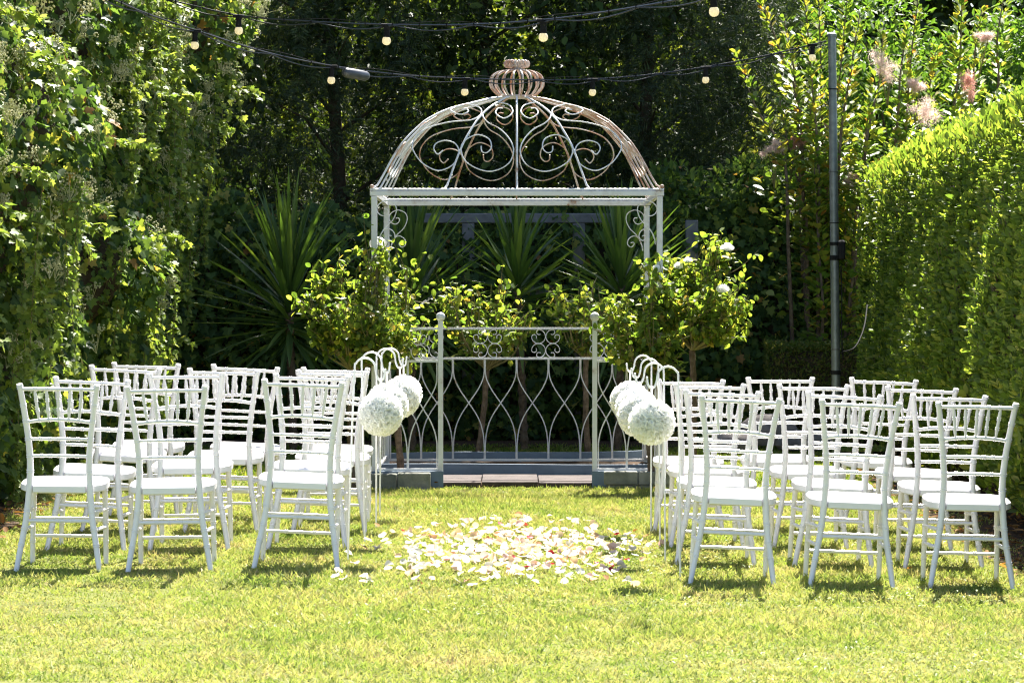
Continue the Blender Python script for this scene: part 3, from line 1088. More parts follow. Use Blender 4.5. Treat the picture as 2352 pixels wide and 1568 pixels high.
# ------------------------------------------------------------------ festoon lights
def festoon(label, ctrl, bulbs, conn=None):
    P = np.array([pix(u, v, Y) for u, v, Y in ctrl])
    us = np.array([c[0] for c in ctrl], float)
    uu = np.linspace(us[0], us[-1], 120)
    cur = catmull(P, 14)
    cu = np.array([1176 + p[0] / p[1] * FPX for p in cur])
    at = lambda u: np.array([np.interp(u, cu, cur[:, i]) for i in range(3)])
    t = thing('festoon_lights', label, 'string lights', at((us[0] + us[-1]) / 2), 'festoon light strings over the lawn')
    n = len(cur)
    k = np.arange(n)
    part('cable', MB().tube(cur, .0056, 6), M['cable'], t)
    sag = np.abs(np.sin(k * .22)) * .028
    part('cable', MB().tube(cur - np.stack([0 * sag, .004 + 0 * sag, .004 + sag], -1), .0042, 6), M['cable'], t)
    part('guy_wire', MB().tube(cur + np.stack([0 * sag, .006 + 0 * sag, .012 + .010 * np.sin(k * .31)], -1), .0018, 5), M['black'], t)
    for u in np.arange(us[0] + 20, us[-1] - 10, 62):
        c = at(u)
        part('cable_tie', MB().tube([c + (-.004, 0, 0), c + (.004, 0, 0)], .011, 6), M['black'], t)
    for u in bulbs:
        c = at(u) - np.array([0, 0, .006])
        ln = random.uniform(-.05, .05)
        ax = np.array([ln, 0, -1.0])
        so = part('socket', MB().tube([c + (-.036, 0, 0), c + (-.034, 0, .001), c + (.034, 0, .001), c + (.036, 0, 0)], [.006, .011, .011, .006], 8)
                  .tube([c, c + ax * .022, c + ax * .024, c + ax * .060, c + ax * .068], [.019, .018, .016, .018, .017], 12), M['black'], t)
        pr = [(.014, .060), (.017, .066), (.0245, .075), (.0285, .087), (.0295, .097), (.0275, .108), (.022, .118), (.012, .1245), (.001, .1265)]
        sub('bulb', MB().tube([c + ax * (.06 + (z - .06) * .80) for r, z in pr], [r * .88 for r, z in pr], 14), M['bulb'], so)
    if conn:
        c0, c1 = at(conn[0]) - (0, 0, .03), at(conn[1]) - (0, 0, .035)
        d = (c1 - c0)
        part('connector', MB().tube([c0 + d * t_ for t_ in (0, .04, .12, .5, .88, .96, 1)], [.014, .026, .033, .034, .033, .026, .014], 12), M['greycap'], t)
    return t


festoon('festoon string with a fat grey connector, tied to the steel pole',
        [(200, -30, 18.6), (320, 25, 18.9), (450, 70, 19.3), (610, 120, 19.9), (765, 152, 20.4), (920, 172, 20.9), (1068, 180, 21.3), (1215, 184, 21.7), (1361, 182, 22.0), (1490, 172, 22.3), (1620, 154, 22.5), (1750, 130, 22.7), (1898, 95, 22.78)],
        [450, 763, 1068, 1361, 1620, 1865], (790, 846))
festoon('festoon string running above the dome from the ivy wall',
        [(200, -50, 20.3), (380, -2, 19.8), (550, 36, 19.3), (720, 50, 18.8), (890, 57, 18.2), (1070, 57, 17.6), (1248, 46, 17.0), (1440, 20, 16.3), (1637, -16, 15.6), (1800, -55, 15.0)],
        [243, 550, 890, 1248, 1637])


# ------------------------------------------------------------------ foliage helpers
def leaf_parts(root, name, tmpl, mat, P, d, n, S, mpi):
    """single leaves as parts that share one mesh"""
    tv, tf = tmpl
    me = MB().add(tv, tf).mesh(name, mat, False)
    x, y, z = frames(d, n)
    for i in range(len(P)):
        m = Matrix(((x[i][0] * S[i], y[i][0] * S[i], z[i][0] * S[i], P[i][0]),
                    (x[i][1] * S[i], y[i][1] * S[i], z[i][1] * S[i], P[i][1]),
                    (x[i][2] * S[i], y[i][2] * S[i], z[i][2] * S[i], P[i][2]), (0, 0, 0, 1)))
        link(name, me, root, mpi, m)


def rand_dir(n, bias, k):
    v = rng.normal(size=(n, 3))
    v /= np.linalg.norm(v, axis=1)[:, None]
    v = v * k + np.asarray(bias, float)
    return v / (np.linalg.norm(v, axis=1)[:, None] + 1e-9)


# ------------------------------------------------------------------ ivy wall on the left
wa, wb, wc = Waves(2, 1.1, 14, 3), Waves(2, 3.0, 18, 4), Waves(2, 8.0, 20, 6)


def ivy_face(y, z):
    over = .46 * np.clip((z - 1.5) / 2.0, 0, 1) ** 1.2 * np.clip((y - 17.5) / 8, 0.3, 1)
    foot = -.12 * np.clip((.6 - z) / .6, 0, 1)
    return -3.06 + .02 * (y - 20) + over + foot + .20 * wa(y, z) + .50 * np.exp(-((y - 19.3) / 1.0) ** 2 - ((z - 2.35) / .65) ** 2) + .42 * np.exp(-((y - 24.6) / 1.1) ** 2 - ((z - 3.45) / .6) ** 2) \
        + .36 * np.exp(-((y - 22.0) / .7) ** 2 - ((z - 1.55) / .5) ** 2) + .30 * np.exp(-((y - 21.2) / .6) ** 2 - ((z - 3.3) / .5) ** 2) + .25 * np.exp(-((y - 20.2) / .7) ** 2 - ((z - .8) / .4) ** 2) + .15 * wb(y, z) + .06 * wc(y, z)


IV = thing('ivy_wall', 'tall wall of ivy in flower bordering the chairs', 'ivy', (-3.1, 21, 0))
mpi = inv_of(IV)
# woody backing of stems
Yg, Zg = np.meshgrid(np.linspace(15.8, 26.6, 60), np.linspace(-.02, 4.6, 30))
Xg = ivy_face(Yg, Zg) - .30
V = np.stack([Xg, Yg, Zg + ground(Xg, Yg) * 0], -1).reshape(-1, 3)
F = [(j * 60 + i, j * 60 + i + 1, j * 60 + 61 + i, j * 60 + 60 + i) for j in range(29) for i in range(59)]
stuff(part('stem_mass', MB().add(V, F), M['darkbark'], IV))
N = 31000
y = rng.uniform(15.9, 26.5, N)
z = rng.uniform(.02, 4.6, N) ** 1.0
dep = np.abs(rng.normal(0, .11, N))
x = ivy_face(y, z) - dep + .02
P = np.stack([x, y, z + .03], -1)
e = .03
nx_ = np.stack([np.ones(N), -(ivy_face(y + e, z) - ivy_face(y - e, z)) / (2 * e), -(ivy_face(y, z + e) - ivy_face(y, z - e)) / (2 * e)], -1)
nx_ = nx_ / np.linalg.norm(nx_, axis=1)[:, None]
nn = nx_ * .55 + rand_dir(N, (.12, -.22, .45), .62)
d = rand_dir(N, (.30, -.15, -.75), .65)
S = rng.uniform(.038, .092, N)
stuff(part('foliage', MB(), None, IV)).data = leaves_mesh('ivy_foliage', P, d, nn, S, IVY, M['ivy'])
# the end of the wall turning away behind the chairs
N = 7000
z = rng.uniform(.02, 4.4, N)
x = rng.uniform(-3.9, 0, N)
x = ivy_face(np.full(N, 26.5), z) - rng.uniform(0, 1.2, N)
y = 26.5 + np.abs(rng.normal(0, .12, N)) - .05
P = np.stack([x, y, z], -1)
stuff(part('foliage', MB(), None, IV)).data = leaves_mesh('ivy_end', P, rand_dir(N, (.2, -.3, -.7), .6), rand_dir(N, (.2, -.4, .5), .6), rng.uniform(.04, .085, N), IVY, M['ivy'])
# top of the wall
N = 9000
y = rng.uniform(15.9, 26.5, N)
x = ivy_face(y, np.full(N, 4.5)) - rng.uniform(0, 1.6, N)
z = 4.5 + rng.normal(0, .14, N) + .2 * wa(x * 2, y)
stuff(part('foliage', MB(), None, IV)).data = leaves_mesh('ivy_top', np.stack([x, y, z], -1), rand_dir(N, (.3, -.3, -.2), .7), rand_dir(N, (0, 0, 1), .5), rng.uniform(.04, .085, N), IVY, M['ivy'])
# larger leaves that stand proud
N = 300
y = rng.uniform(17.2, 25.5, N)
z = rng.uniform(.25, 3.7, N)
P = np.stack([ivy_face(y, z) + rng.uniform(.01, .06, N), y, z], -1)
leaf_parts(IV, 'leaf', IVY, M['ivy'], P, rand_dir(N, (.35, -.25, -.7), .5), rand_dir(N, (.45, -.35, .55), .45), rng.uniform(.065, .10, N), mpi)
# hanging runners of small young leaves and shoots reaching out
VP, VD, VN, VS, RP = [], [], [], [], MB()
for k in range(190):
    out = k % 4 == 0
    y0 = rng.uniform(17.2, 26.3)
    z0 = rng.uniform(.9, 4.0)
    x0 = float(ivy_face(np.array(y0), np.array(z0)))
    L = rng.uniform(.4, 1.3) if not out else rng.uniform(.25, .5)
    ms = int(L / .022)
    s = np.linspace(0, 1, ms)
    if out:
        q = np.stack([x0 + .03 + L * .75 * s, y0 - .35 * L * s, z0 + L * (.18 * s - .30 * s * s)], -1)
    else:
        q = np.stack([x0 + .05 + .05 * np.sin(s * 3 + k), y0 + .06 * np.sin(s * 5 + k * 2), z0 - L * s], -1)
        q[:, 2] = np.maximum(q[:, 2], .1)
    RP.tube(q[::3] if len(q[::3]) > 2 else q, .0025, 4, cap=False)
    for rep in range(2):
        VP.append(q + rng.normal(0, .014, q.shape))
        VD.append(rand_dir(ms, (.4, -.1, -.5), .8))
        VN.append(rand_dir(ms, (.4, -.3, .7), .5))
        VS.append(rng.uniform(.028, .058, ms) * (1.2 if out else 1))
stuff(part('runner_leaves', MB(), None, IV)).data = leaves_mesh('runner_leaves', np.concatenate(VP), np.concatenate(VD), np.concatenate(VN), np.concatenate(VS), IVY, M['young'])
stuff(part('runners', RP, M['twig'], IV))


def umbel_mesh(seed):
    r = np.random.default_rng(seed)
    mb = MB()
    for h in range(6):
        c = r.normal(0, .035, 3) + (0, 0, .03)
        mb.tube([(0, 0, -.05), c * .6 - (0, 0, .01), c], .0014, 3, cap=False)
        for k in range(13):
            q = r.normal(size=3)
            q = c + q / np.linalg.norm(q) * .017
            s = .0052
            mb.add([q + (s, 0, 0), q + (-s, 0, 0), q + (0, s, 0), q + (0, -s, 0), q + (0, 0, s), q + (0, 0, -s)],
                   [(0, 2, 4), (2, 1, 4), (1, 3, 4), (3, 0, 4), (2, 0, 5), (1, 2, 5), (3, 1, 5), (0, 3, 5)])
    return mb.mesh('flower_cluster', M['umbel'], False)


UMB = [umbel_mesh(i) for i in range(4)]
for i in range(300):
    zc = random.choice([random.uniform(1.9, 3.6), random.uniform(2.3, 3.6), random.uniform(1.0, 2.6)])
    yc = random.uniform(17.6, 26.3)
    xc = float(ivy_face(np.array(yc), np.array(zc))) + random.uniform(.02, .10)
    link('flower_cluster', UMB[i % 4], IV, mpi, Matrix.Translation((xc, yc, zc)) @ Matrix.Rotation(random.uniform(0, 6.3), 4, 'Z') @ Matrix.Rotation(random.uniform(.2, .9), 4, 'Y') @ Matrix.Scale(random.uniform(.9, 1.6), 4))

# ------------------------------------------------------------------ clipped hedge on the right
ha, hb = Waves(2, 1.5, 14, 13), Waves(2, 6.0, 18, 14)


def hedge_top(y):
    return 2.64 - .032 * (y - 18)


def hedge_face(y, z):
    return 3.05 + .07 * ha(y, z) + .055 * hb(y, z) + .45 * np.clip((z - hedge_top(y) + .35) / .35, 0, 1) ** 2.2 * .35 + .16 * np.clip((z - .4) / 2, 0, 1) - .12 + .10 * np.clip((.35 - z) / .35, 0, 1)


HG = thing('clipped_hedge', 'tall clipped green hedge with sunlit top behind the steel pole', 'hedge', (3.3, 20, 0))
mpi = inv_of(HG)
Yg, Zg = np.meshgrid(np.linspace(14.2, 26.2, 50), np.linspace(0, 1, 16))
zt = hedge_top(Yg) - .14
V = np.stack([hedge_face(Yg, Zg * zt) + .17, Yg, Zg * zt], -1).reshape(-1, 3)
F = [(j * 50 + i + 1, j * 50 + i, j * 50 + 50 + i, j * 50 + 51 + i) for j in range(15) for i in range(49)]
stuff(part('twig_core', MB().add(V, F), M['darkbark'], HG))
N = 34000
y = rng.uniform(14.4, 26.2, N)
z = rng.uniform(.06, 1, N) * hedge_top(y)
dep = np.abs(rng.normal(0, .06, N)) - .02
thin = Waves(2, 2.6, 18, 21)(y, z) < .62
keep = thin | (rng.random(N) < .3)
y, z, dep = y[keep], z[keep], dep[keep]
N = len(y)
P = np.stack([hedge_face(y, z) + dep - .02, y, z], -1)
d = rand_dir(N, (-.55, -.10, .55), .65)
nn = rand_dir(N, (-.45, -.20, .55), .65)
stuff(part('foliage', MB(), None, HG)).data = leaves_mesh('hedge_foliage', P, d, nn, rng.uniform(.034, .072, N), HLEAF, M['hedge'])
N = 26000
y = rng.uniform(14.4, 26.2, N)
x = 2.95 + rng.uniform(0, 1.5, N)
z = hedge_top(y) - np.abs(rng.normal(0, .07, N)) - .10 * np.clip((3.12 - x) / .15, 0, 1) + .05 * hb(x, y) + rng.uniform(0, .05, N)
P = np.stack([x, y, z], -1)
stuff(part('foliage', MB(), None, HG)).data = leaves_mesh('hedge_top', P, rand_dir(N, (-.1, 0, 1), .6), rand_dir(N, (-.3, -.3, .6), .7), rng.uniform(.038, .072, N), HLEAF, M['hedge'])
N = 12000                                     # far end face
z = rng.uniform(.05, 1, N) * 2.4
x = 2.9 + rng.uniform(0, 1.4, N)
P = np.stack([x, 26.2 + np.abs(rng.normal(0, .05, N)), z], -1)
stuff(part('foliage', MB(), None, HG)).data = leaves_mesh('hedge_end', P, rand_dir(N, (-.3, .4, .5), .6), rand_dir(N, (0, .5, .5), .7), rng.uniform(.028, .055, N), HLEAF, M['hedge'])
SP_, SD_, SN_, SS_ = [], [], [], []
NS = 5600
sy = rng.uniform(14.6, 26.2, NS)
szz = rng.uniform(.04, 1.0, NS) ** .9 * hedge_top(sy)
ontop = rng.random(NS) < .24
sx_ = hedge_face(sy, szz) + rng.uniform(0, .05, NS)
sx_[ontop] = 3.08 + rng.uniform(0, 1.2, ontop.sum())
szz[ontop] = hedge_top(sy[ontop]) - rng.uniform(.0, .08, ontop.sum())
gapm = (Waves(2, 2.6, 18, 21)(sy, szz) < .55) | ontop
sx_, sy, szz, ontop = sx_[gapm], sy[gapm], szz[gapm], ontop[gapm]
NS = len(sy)
sdir = np.where(ontop[:, None], rand_dir(NS, (-.15, 0, 1), .35), rand_dir(NS, (-.55, -.05, .75), .35))
slen = rng.uniform(.06, .15, NS) * np.where(ontop, rng.uniform(.8, 2.1, NS), 1)
for j in range(7):
    tt = (j + .5) / 7
    a_ = j * 2.4 + rng.uniform(0, 6.28, NS)
    u_ = np.cross(sdir, rand_dir(NS, (0, 0, 0), 1))
    u_ /= np.linalg.norm(u_, axis=1)[:, None] + 1e-9
    SP_.append(np.stack([sx_, sy, szz], -1) + sdir * (slen * tt)[:, None])
    SD_.append(sdir * (.35 + .7 * tt) + u_ * .75)
    SN_.append(sdir * .9 - u_ * .4 + rng.normal(0, .2, (NS, 3)))
    SS_.append(rng.uniform(.040, .066, NS) * (1.1 - .35 * tt))
SP_, SD_, SN_, SS_ = map(np.concatenate, (SP_, SD_, SN_, SS_))
stuff(part('shoots', MB(), None, HG)).data = leaves_mesh('hedge_shoots', SP_, SD_, SN_, SS_, HLEAF, M['hedge'])
N = 300
y = rng.uniform(15.6, 25.5, N)
z = rng.uniform(.1, .97, N) * hedge_top(y)
P = np.stack([hedge_face(y, z) - rng.uniform(.01, .05, N), y, z], -1)
leaf_parts(HG, 'leaf', OVAL, M['hedge'], P, rand_dir(N, (-.5, -.2, .55), .5), rand_dir(N, (-.5, -.4, .5), .5), rng.uniform(.07, .10, N), mpi)
TW = MB()
for k in range(1500):
    yy, zz_ = random.uniform(15, 26), random.uniform(.05, 2.35)
    xx = float(hedge_face(np.array(yy), np.array(zz_)))
    L = random.uniform(.08, .26)
    q = np.array([xx + .06, yy, zz_])
    e_ = q + np.array([-random.uniform(.03, .09), random.uniform(-.06, .06), L])
    TW.tube([q, (q + e_) / 2 + rng.normal(0, .008, 3), e_], [.0032, .0025, .0015], 3, cap=False)
stuff(part('twigs', TW, M['drytwig'], HG))

# ------------------------------------------------------------------ low hedge behind the pole
LH = thing('low_hedge', 'low clipped box hedge in shade behind the steel pole', 'hedge', (2.7, 27.1, 0))
x0, x1 = pix(1762, 800, 27)[0], pix(2010, 800, 27)[0]
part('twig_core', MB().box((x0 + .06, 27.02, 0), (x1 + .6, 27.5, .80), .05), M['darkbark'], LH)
N = 15000
x = rng.uniform(x0, x1 + .6, N)
z = rng.uniform(.03, .86, N)
y = 27.0 - .04 * Waves(2, 5, 14, 2)(x, z) + np.abs(rng.normal(0, .04, N))
tp = rng.random(N) < .3
z[tp] = .85 + rng.normal(0, .018, tp.sum())
y[tp] = rng.uniform(27, 27.55, tp.sum())
ed = rng.random(N) < .06
x[ed] = x0 + np.abs(rng.normal(0, .03, ed.sum()))
y[ed] = rng.uniform(27, 27.5, ed.sum())
stuff(part('foliage', MB(), None, LH)).data = leaves_mesh('low_hedge_foliage', np.stack([x, y, z], -1), rand_dir(N, (0, -.5, .6), .7), rand_dir(N, (0, -.4, .6), .7), rng.uniform(.018, .036, N), OVAL, M['lowhedge'])

# stones by the low hedge
def rock(c, r, lab, seed):
    r_ = np.random.default_rng(seed)
    mb = MB().ball((0, 0, 0), 1, 14, 9)
    V = np.concatenate(mb.v)
    w = Waves(3, 1.4, 10, seed)
    V = V * (1 + .22 * w(V[:, 0], V[:, 1], V[:, 2]))[:, None] * np.array(r)
    V[:, 2] = np.maximum(V[:, 2], -r[2] * .5)
    o = link('garden_rock', MB().add(V, mb.f).mesh('garden_rock', M['stone']))
    o.location = c
    tag(o, lab, 'rock', 'rocks edging the shaded bed')


rock((pix(1772, 0, 26.4)[0], 26.4, .13), (.24, .16, .17), 'tall grey rock beside the low box hedge', 3)
rock((pix(1855, 0, 26.2)[0], 26.2, .07), (.26, .15, .11), 'flat grey rock in front of the low box hedge', 8)
rock((pix(1690, 0, 26.0)[0], 26.0, .07), (.22, .14, .10), 'pale streaked rock near the hedge side standard rose', 12)

# ------------------------------------------------------------------ timber fence and ivy bank at the back
FN = thing('timber_fence', 'weathered white timber rail fence swallowed by ivy behind the yuccas', 'fence', (.3, 27.9, 0))
YB = 27.75
z0, z1 = pix(1200, 512, YB)[2], pix(1200, 490, YB)[2]
part('rail', MB().box((pix(968, 0, YB)[0], YB - .03, z0), (pix(1425, 0, YB)[0], YB + .03, z1), .006), M['white_wood'], FN, False)
for u in (1075, 1330, 1590):
    x = pix(u, 0, YB)[0]
    part('post', MB().box((x - .055, YB - .02 if u == 1590 else YB - .025, -.05), (x + .055, YB + .08, z1 - .085 if u != 1590 else z1 - .06), .006), M['white_wood'], FN, False)
part('rail', MB().box((pix(968, 0, YB)[0], YB + .0, 1.28), (pix(1425, 0, YB)[0], YB + .05, 1.37), .006), M['white_wood'], FN, False)

IB = thing('ivy_bank', 'dark shaded bank of ivy behind the yuccas and railings', 'ivy', (-.3, 28.2, 0))
mpi = inv_of(IB)
ba = Waves(2, 1.3, 14, 31)
bb = Waves(2, 4.0, 18, 32)


def bank_y(x, z):
    return 27.92 - .30 * np.clip((1.9 - z) / 1.9, 0, 1) ** .4 + .12 * np.clip((z - 1.9) / .3, 0, 1) + .16 * ba(x, z) + .10 * bb(x, z)


def bank_top(x):
    return 2.25 + .22 * ba(x, x * .3) + .12 * bb(x, x)


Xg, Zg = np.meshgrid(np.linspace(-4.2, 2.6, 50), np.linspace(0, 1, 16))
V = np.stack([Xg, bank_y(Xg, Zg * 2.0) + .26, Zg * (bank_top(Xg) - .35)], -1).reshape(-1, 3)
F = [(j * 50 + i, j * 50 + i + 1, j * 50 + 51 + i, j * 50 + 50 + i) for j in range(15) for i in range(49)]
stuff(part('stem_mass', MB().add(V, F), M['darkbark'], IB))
N = 15000
x = rng.uniform(-4.2, 2.6, N)
z = rng.uniform(.02, 1.02, N) * bank_top(x)
y = bank_y(x, z) + np.abs(rng.normal(0, .13, N)) - .05
P = np.stack([x, y, z], -1)
# keep the timber rail clear where the photograph shows it
fx0, fx1 = pix(985, 0, YB)[0], pix(1415, 0, YB)[0]
keep = ~((x > fx0) & (x < fx1) & (z > z0 - .03) & (z < z1 + .02) & (rng.random(N) < .85) & (y < YB + .1))
P = P[keep]
P = P[~((np.abs(P[:, 0] - pix(1330, 0, YB)[0]) < .05) & (P[:, 2] > 1.6) & (P[:, 2] < z1) & (P[:, 1] < YB + .1))]
N = len(P)
stuff(part('foliage', MB(), None, IB)).data = leaves_mesh('bank_foliage', P, rand_dir(N, (0, -.4, -.7), .6), rand_dir(N, (0, -.55, .5), .55), rng.uniform(.05, .10, N), IVY, M['ivy'])
N = 300
x = rng.uniform(-3.2, 2.2, N)
z = rng.uniform(.1, 2.1, N)
P = np.stack([x, bank_y(x, z) - rng.uniform(.02, .08, N), z], -1)
leaf_parts(IB, 'leaf', IVY, M['ivy'], P, rand_dir(N, (0, -.4, -.7), .5), rand_dir(N, (0, -.6, .5), .45), rng.uniform(.08, .125, N), mpi)


# ------------------------------------------------------------------ trees behind
def tree(name, label, x, y, h, rx, ry, z_low, count, kind, mat, seed, group='trees behind the gazebo', size=(.085, .15)):
    r = np.random.default_rng(seed)
    t = thing(name, label, 'tree', (x, y, 0), group)
    tr = MB()
    wob = lambda s: np.array([.18 * math.sin(s * 3 + seed), .12 * math.cos(s * 4 + seed), 0])
    pts = [np.array([x, y, -.05]) + wob(0) * 0] + [np.array([x, y, h * s]) + wob(s) for s in np.linspace(.12, .9, 8)]
    tr.tube(catmull(pts, 3), np.linspace(.085, .02, (len(pts) - 1) * 3 + 1), 9)
    blobs = []
    nb = 34
    for k in range(nb):
        s = (k + .5) / nb
        zc = z_low + (h - z_low) * s ** .9
        env = math.sin(math.pi * min(.97, .16 + .84 * s)) ** .6 if kind == 'leaf' else (1.03 - s) ** .6
        a = k * 2.4 + r.uniform(-.4, .4)
        q = math.sqrt(r.uniform(.25, 1))
        c = np.array([x + rx * env * q * math.cos(a), y + ry * env * q * math.sin(a), zc])
        blobs.append((c, (.42 + .35 * r.random()) * (.55 + .45 * env) * min(rx, 1.5)))
        st = np.array([x, y, max(.3, zc - .5)]) + wob(zc / h)
        tr.tube([st, (st + c) / 2 + (0, 0, .12), c], [.022, .014, .006], 5, cap=False)
    part('trunk', tr, M['darkbark'], t)
    cs = np.array([b[0] for b in blobs])
    rs = np.array([b[1] for b in blobs])
    w = rs ** 2
    idx = r.choice(nb, count, p=w / w.sum())
    v = r.normal(size=(count, 3))
    v /= np.linalg.norm(v, axis=1)[:, None]
    rad = r.uniform(.35, 1.0, count) ** .5
    P = cs[idx] + v * (rs[idx] * rad)[:, None] * np.array([1, 1, .85])
    k = P[:, 2] > .15
    P, v = P[k], v[k]
    n = len(P)
    if kind == 'conifer':
        d = v * .55 + r.normal(size=(n, 3)) * .45 + np.array([0, 0, -.35])
        nn = r.normal(size=(n, 3)) * .5 + np.array([0, 0, .8])
        me = leaves_mesh('crown', P, d, nn, r.uniform(.11, .23, n), SPRAY, mat)
    else:
        d = v * .5 + r.normal(size=(n, 3)) * .5 + np.array([0, 0, -.4])
        nn = v * .3 + r.normal(size=(n, 3)) * .5 + np.array([0, 0, .55])
        me = leaves_mesh('crown', P, d, nn, r.uniform(size[0], size[1], n), HLEAF, mat)
    c = part('crown', MB(), None, t)
    c.data = me
    stuff(c)
    return t


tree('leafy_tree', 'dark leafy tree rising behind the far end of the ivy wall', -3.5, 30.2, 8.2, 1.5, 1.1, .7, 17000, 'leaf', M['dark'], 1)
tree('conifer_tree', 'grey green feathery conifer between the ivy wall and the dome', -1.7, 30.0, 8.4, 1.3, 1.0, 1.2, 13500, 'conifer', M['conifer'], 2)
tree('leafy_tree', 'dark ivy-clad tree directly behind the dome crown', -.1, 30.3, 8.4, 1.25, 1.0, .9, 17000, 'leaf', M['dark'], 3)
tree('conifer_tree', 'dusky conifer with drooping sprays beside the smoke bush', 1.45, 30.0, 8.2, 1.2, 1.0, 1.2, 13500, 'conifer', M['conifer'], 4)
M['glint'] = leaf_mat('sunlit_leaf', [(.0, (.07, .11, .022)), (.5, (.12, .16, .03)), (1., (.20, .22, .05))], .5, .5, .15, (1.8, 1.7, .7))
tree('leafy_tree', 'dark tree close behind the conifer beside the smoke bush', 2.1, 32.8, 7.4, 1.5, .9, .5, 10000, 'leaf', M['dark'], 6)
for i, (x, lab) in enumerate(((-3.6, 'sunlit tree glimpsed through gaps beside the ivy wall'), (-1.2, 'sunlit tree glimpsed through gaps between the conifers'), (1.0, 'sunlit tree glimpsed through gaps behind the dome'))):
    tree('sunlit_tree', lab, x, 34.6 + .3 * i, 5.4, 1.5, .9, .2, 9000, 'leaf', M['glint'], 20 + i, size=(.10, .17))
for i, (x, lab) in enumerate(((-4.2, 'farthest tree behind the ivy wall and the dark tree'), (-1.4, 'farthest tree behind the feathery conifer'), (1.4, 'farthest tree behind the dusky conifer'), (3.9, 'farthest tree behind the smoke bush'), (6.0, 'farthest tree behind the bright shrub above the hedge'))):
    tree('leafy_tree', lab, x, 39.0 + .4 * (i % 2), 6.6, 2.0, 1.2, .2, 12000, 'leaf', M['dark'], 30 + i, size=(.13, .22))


# ------------------------------------------------------------------ shrubs at right back
def shrub(name, label, c, r3, count, tmpl, mat, size, seed, nb=16, up=.2):
    r = np.random.default_rng(seed)
    t = thing(name, label, 'shrub', (c[0], c[1], 0), None)
    st = MB()
    cs, rs = [], []
    for k in range(nb):
        a = k * 2.4
        q = math.sqrt((k + .5) / nb)
        cc = np.array(c) + np.array([r3[0] * q * math.cos(a), r3[1] * q * math.sin(a), r.uniform(-.85, .85) * r3[2]])
        cs.append(cc)
        rs.append(r.uniform(.28, .5) * min(r3[0], r3[2]))
        b = np.array([c[0] + .1 * math.cos(a), c[1] + .1 * math.sin(a), 0])
        st.tube([b, (b + cc) / 2 + r.normal(0, .05, 3), cc], [.022, .014, .006], 5, cap=False)
    part('stems', st, M['darkbark'], t)
    cs, rs = np.array(cs), np.array(rs)
    i = r.integers(0, nb, count)
    v = r.normal(size=(count, 3))
    v /= np.linalg.norm(v, axis=1)[:, None]
    P = cs[i] + v * (rs[i] * r.uniform(.3, 1, count) ** .4)[:, None]
    k = P[:, 2] > .05
    P, v = P[k], v[k]
    n = len(P)
    f = part('foliage', MB(), None, t)
    f.data = leaves_mesh('shrub_foliage', P, v * .6 + r.normal(size=(n, 3)) * .5 + np.array([0, -.1, up]), v * .4 + r.normal(size=(n, 3)) * .4 + np.array([0, -.15, .6]), r.uniform(size[0], size[1], n), tmpl, mat)
    stuff(f)
    return t


shrub('glossy_shrub', 'dark glossy shrub between the standard rose and the steel pole', (2.05, 28.5, 1.25), (.95, .5, 1.2), 11000, OVAL, M['ivy'], (.05, .09), 51, 22)
shrub('glossy_shrub', 'deep green shrub filling behind the low box hedge and pole', (3.2, 28.3, 1.2), (.9, .5, 1.2), 9000, OVAL, M['ivy'], (.05, .09), 52, 20)
shrub('bright_shrub', 'bright green sunlit shrub behind the smoke bush, above the hedge', (4.2, 29.6, 2.7), (1.5, .6, 1.35), 15000, LANCE, M['bright'], (.07, .12), 53, 22, -.2)
shrub('bright_shrub', 'light green shrub low between the conifer and the steel pole', (2.55, 29.4, 1.9), (.5, .4, .7), 3500, LANCE, M['bright'], (.06, .10), 54, 12, -.2)

# smoke bush: upright leafy stems with fluffy plumes
SB = thing('smoke_bush', 'smoke bush with upright leafy stems and fluffy pink plumes behind the pole', 'shrub', (2.9, 27.7, 0))
mpi = inv_of(SB)
stm, LP_, LD_, LN_, LS_ = MB(), [], [], [], []
STEMS = [(1690, 120, 60, 1800), (1745, -10, 80, 1830), (1800, 40, 150, 1840), (1845, -60, 380, 1880), (1880, -40, 420, 1890), (1950, -50, 430, 1900), (1975, 30, 330, 1930), (1915, 150, 500, 1910), (1860, 240, 560, 1890),
         (1790, 230, 480, 1850), (2030, 60, 330, 1990), (2110, -20, 300, 2080), (2085, 60, 280, 2060), (2210, -40, 250, 2190), (2255, 20, 260, 2230), (2150, 110, 300, 2130), (2000, 210, 400, 1970), (1930, 330, 600, 1910), (1960, 260, 560, 1940), (2310, -30, 220, 2290),
         (1870, 380, 700, 1890), (1820, 420, 640, 1860), (1940, 450, 800, 1930), (1975, 420, 700, 1950)]
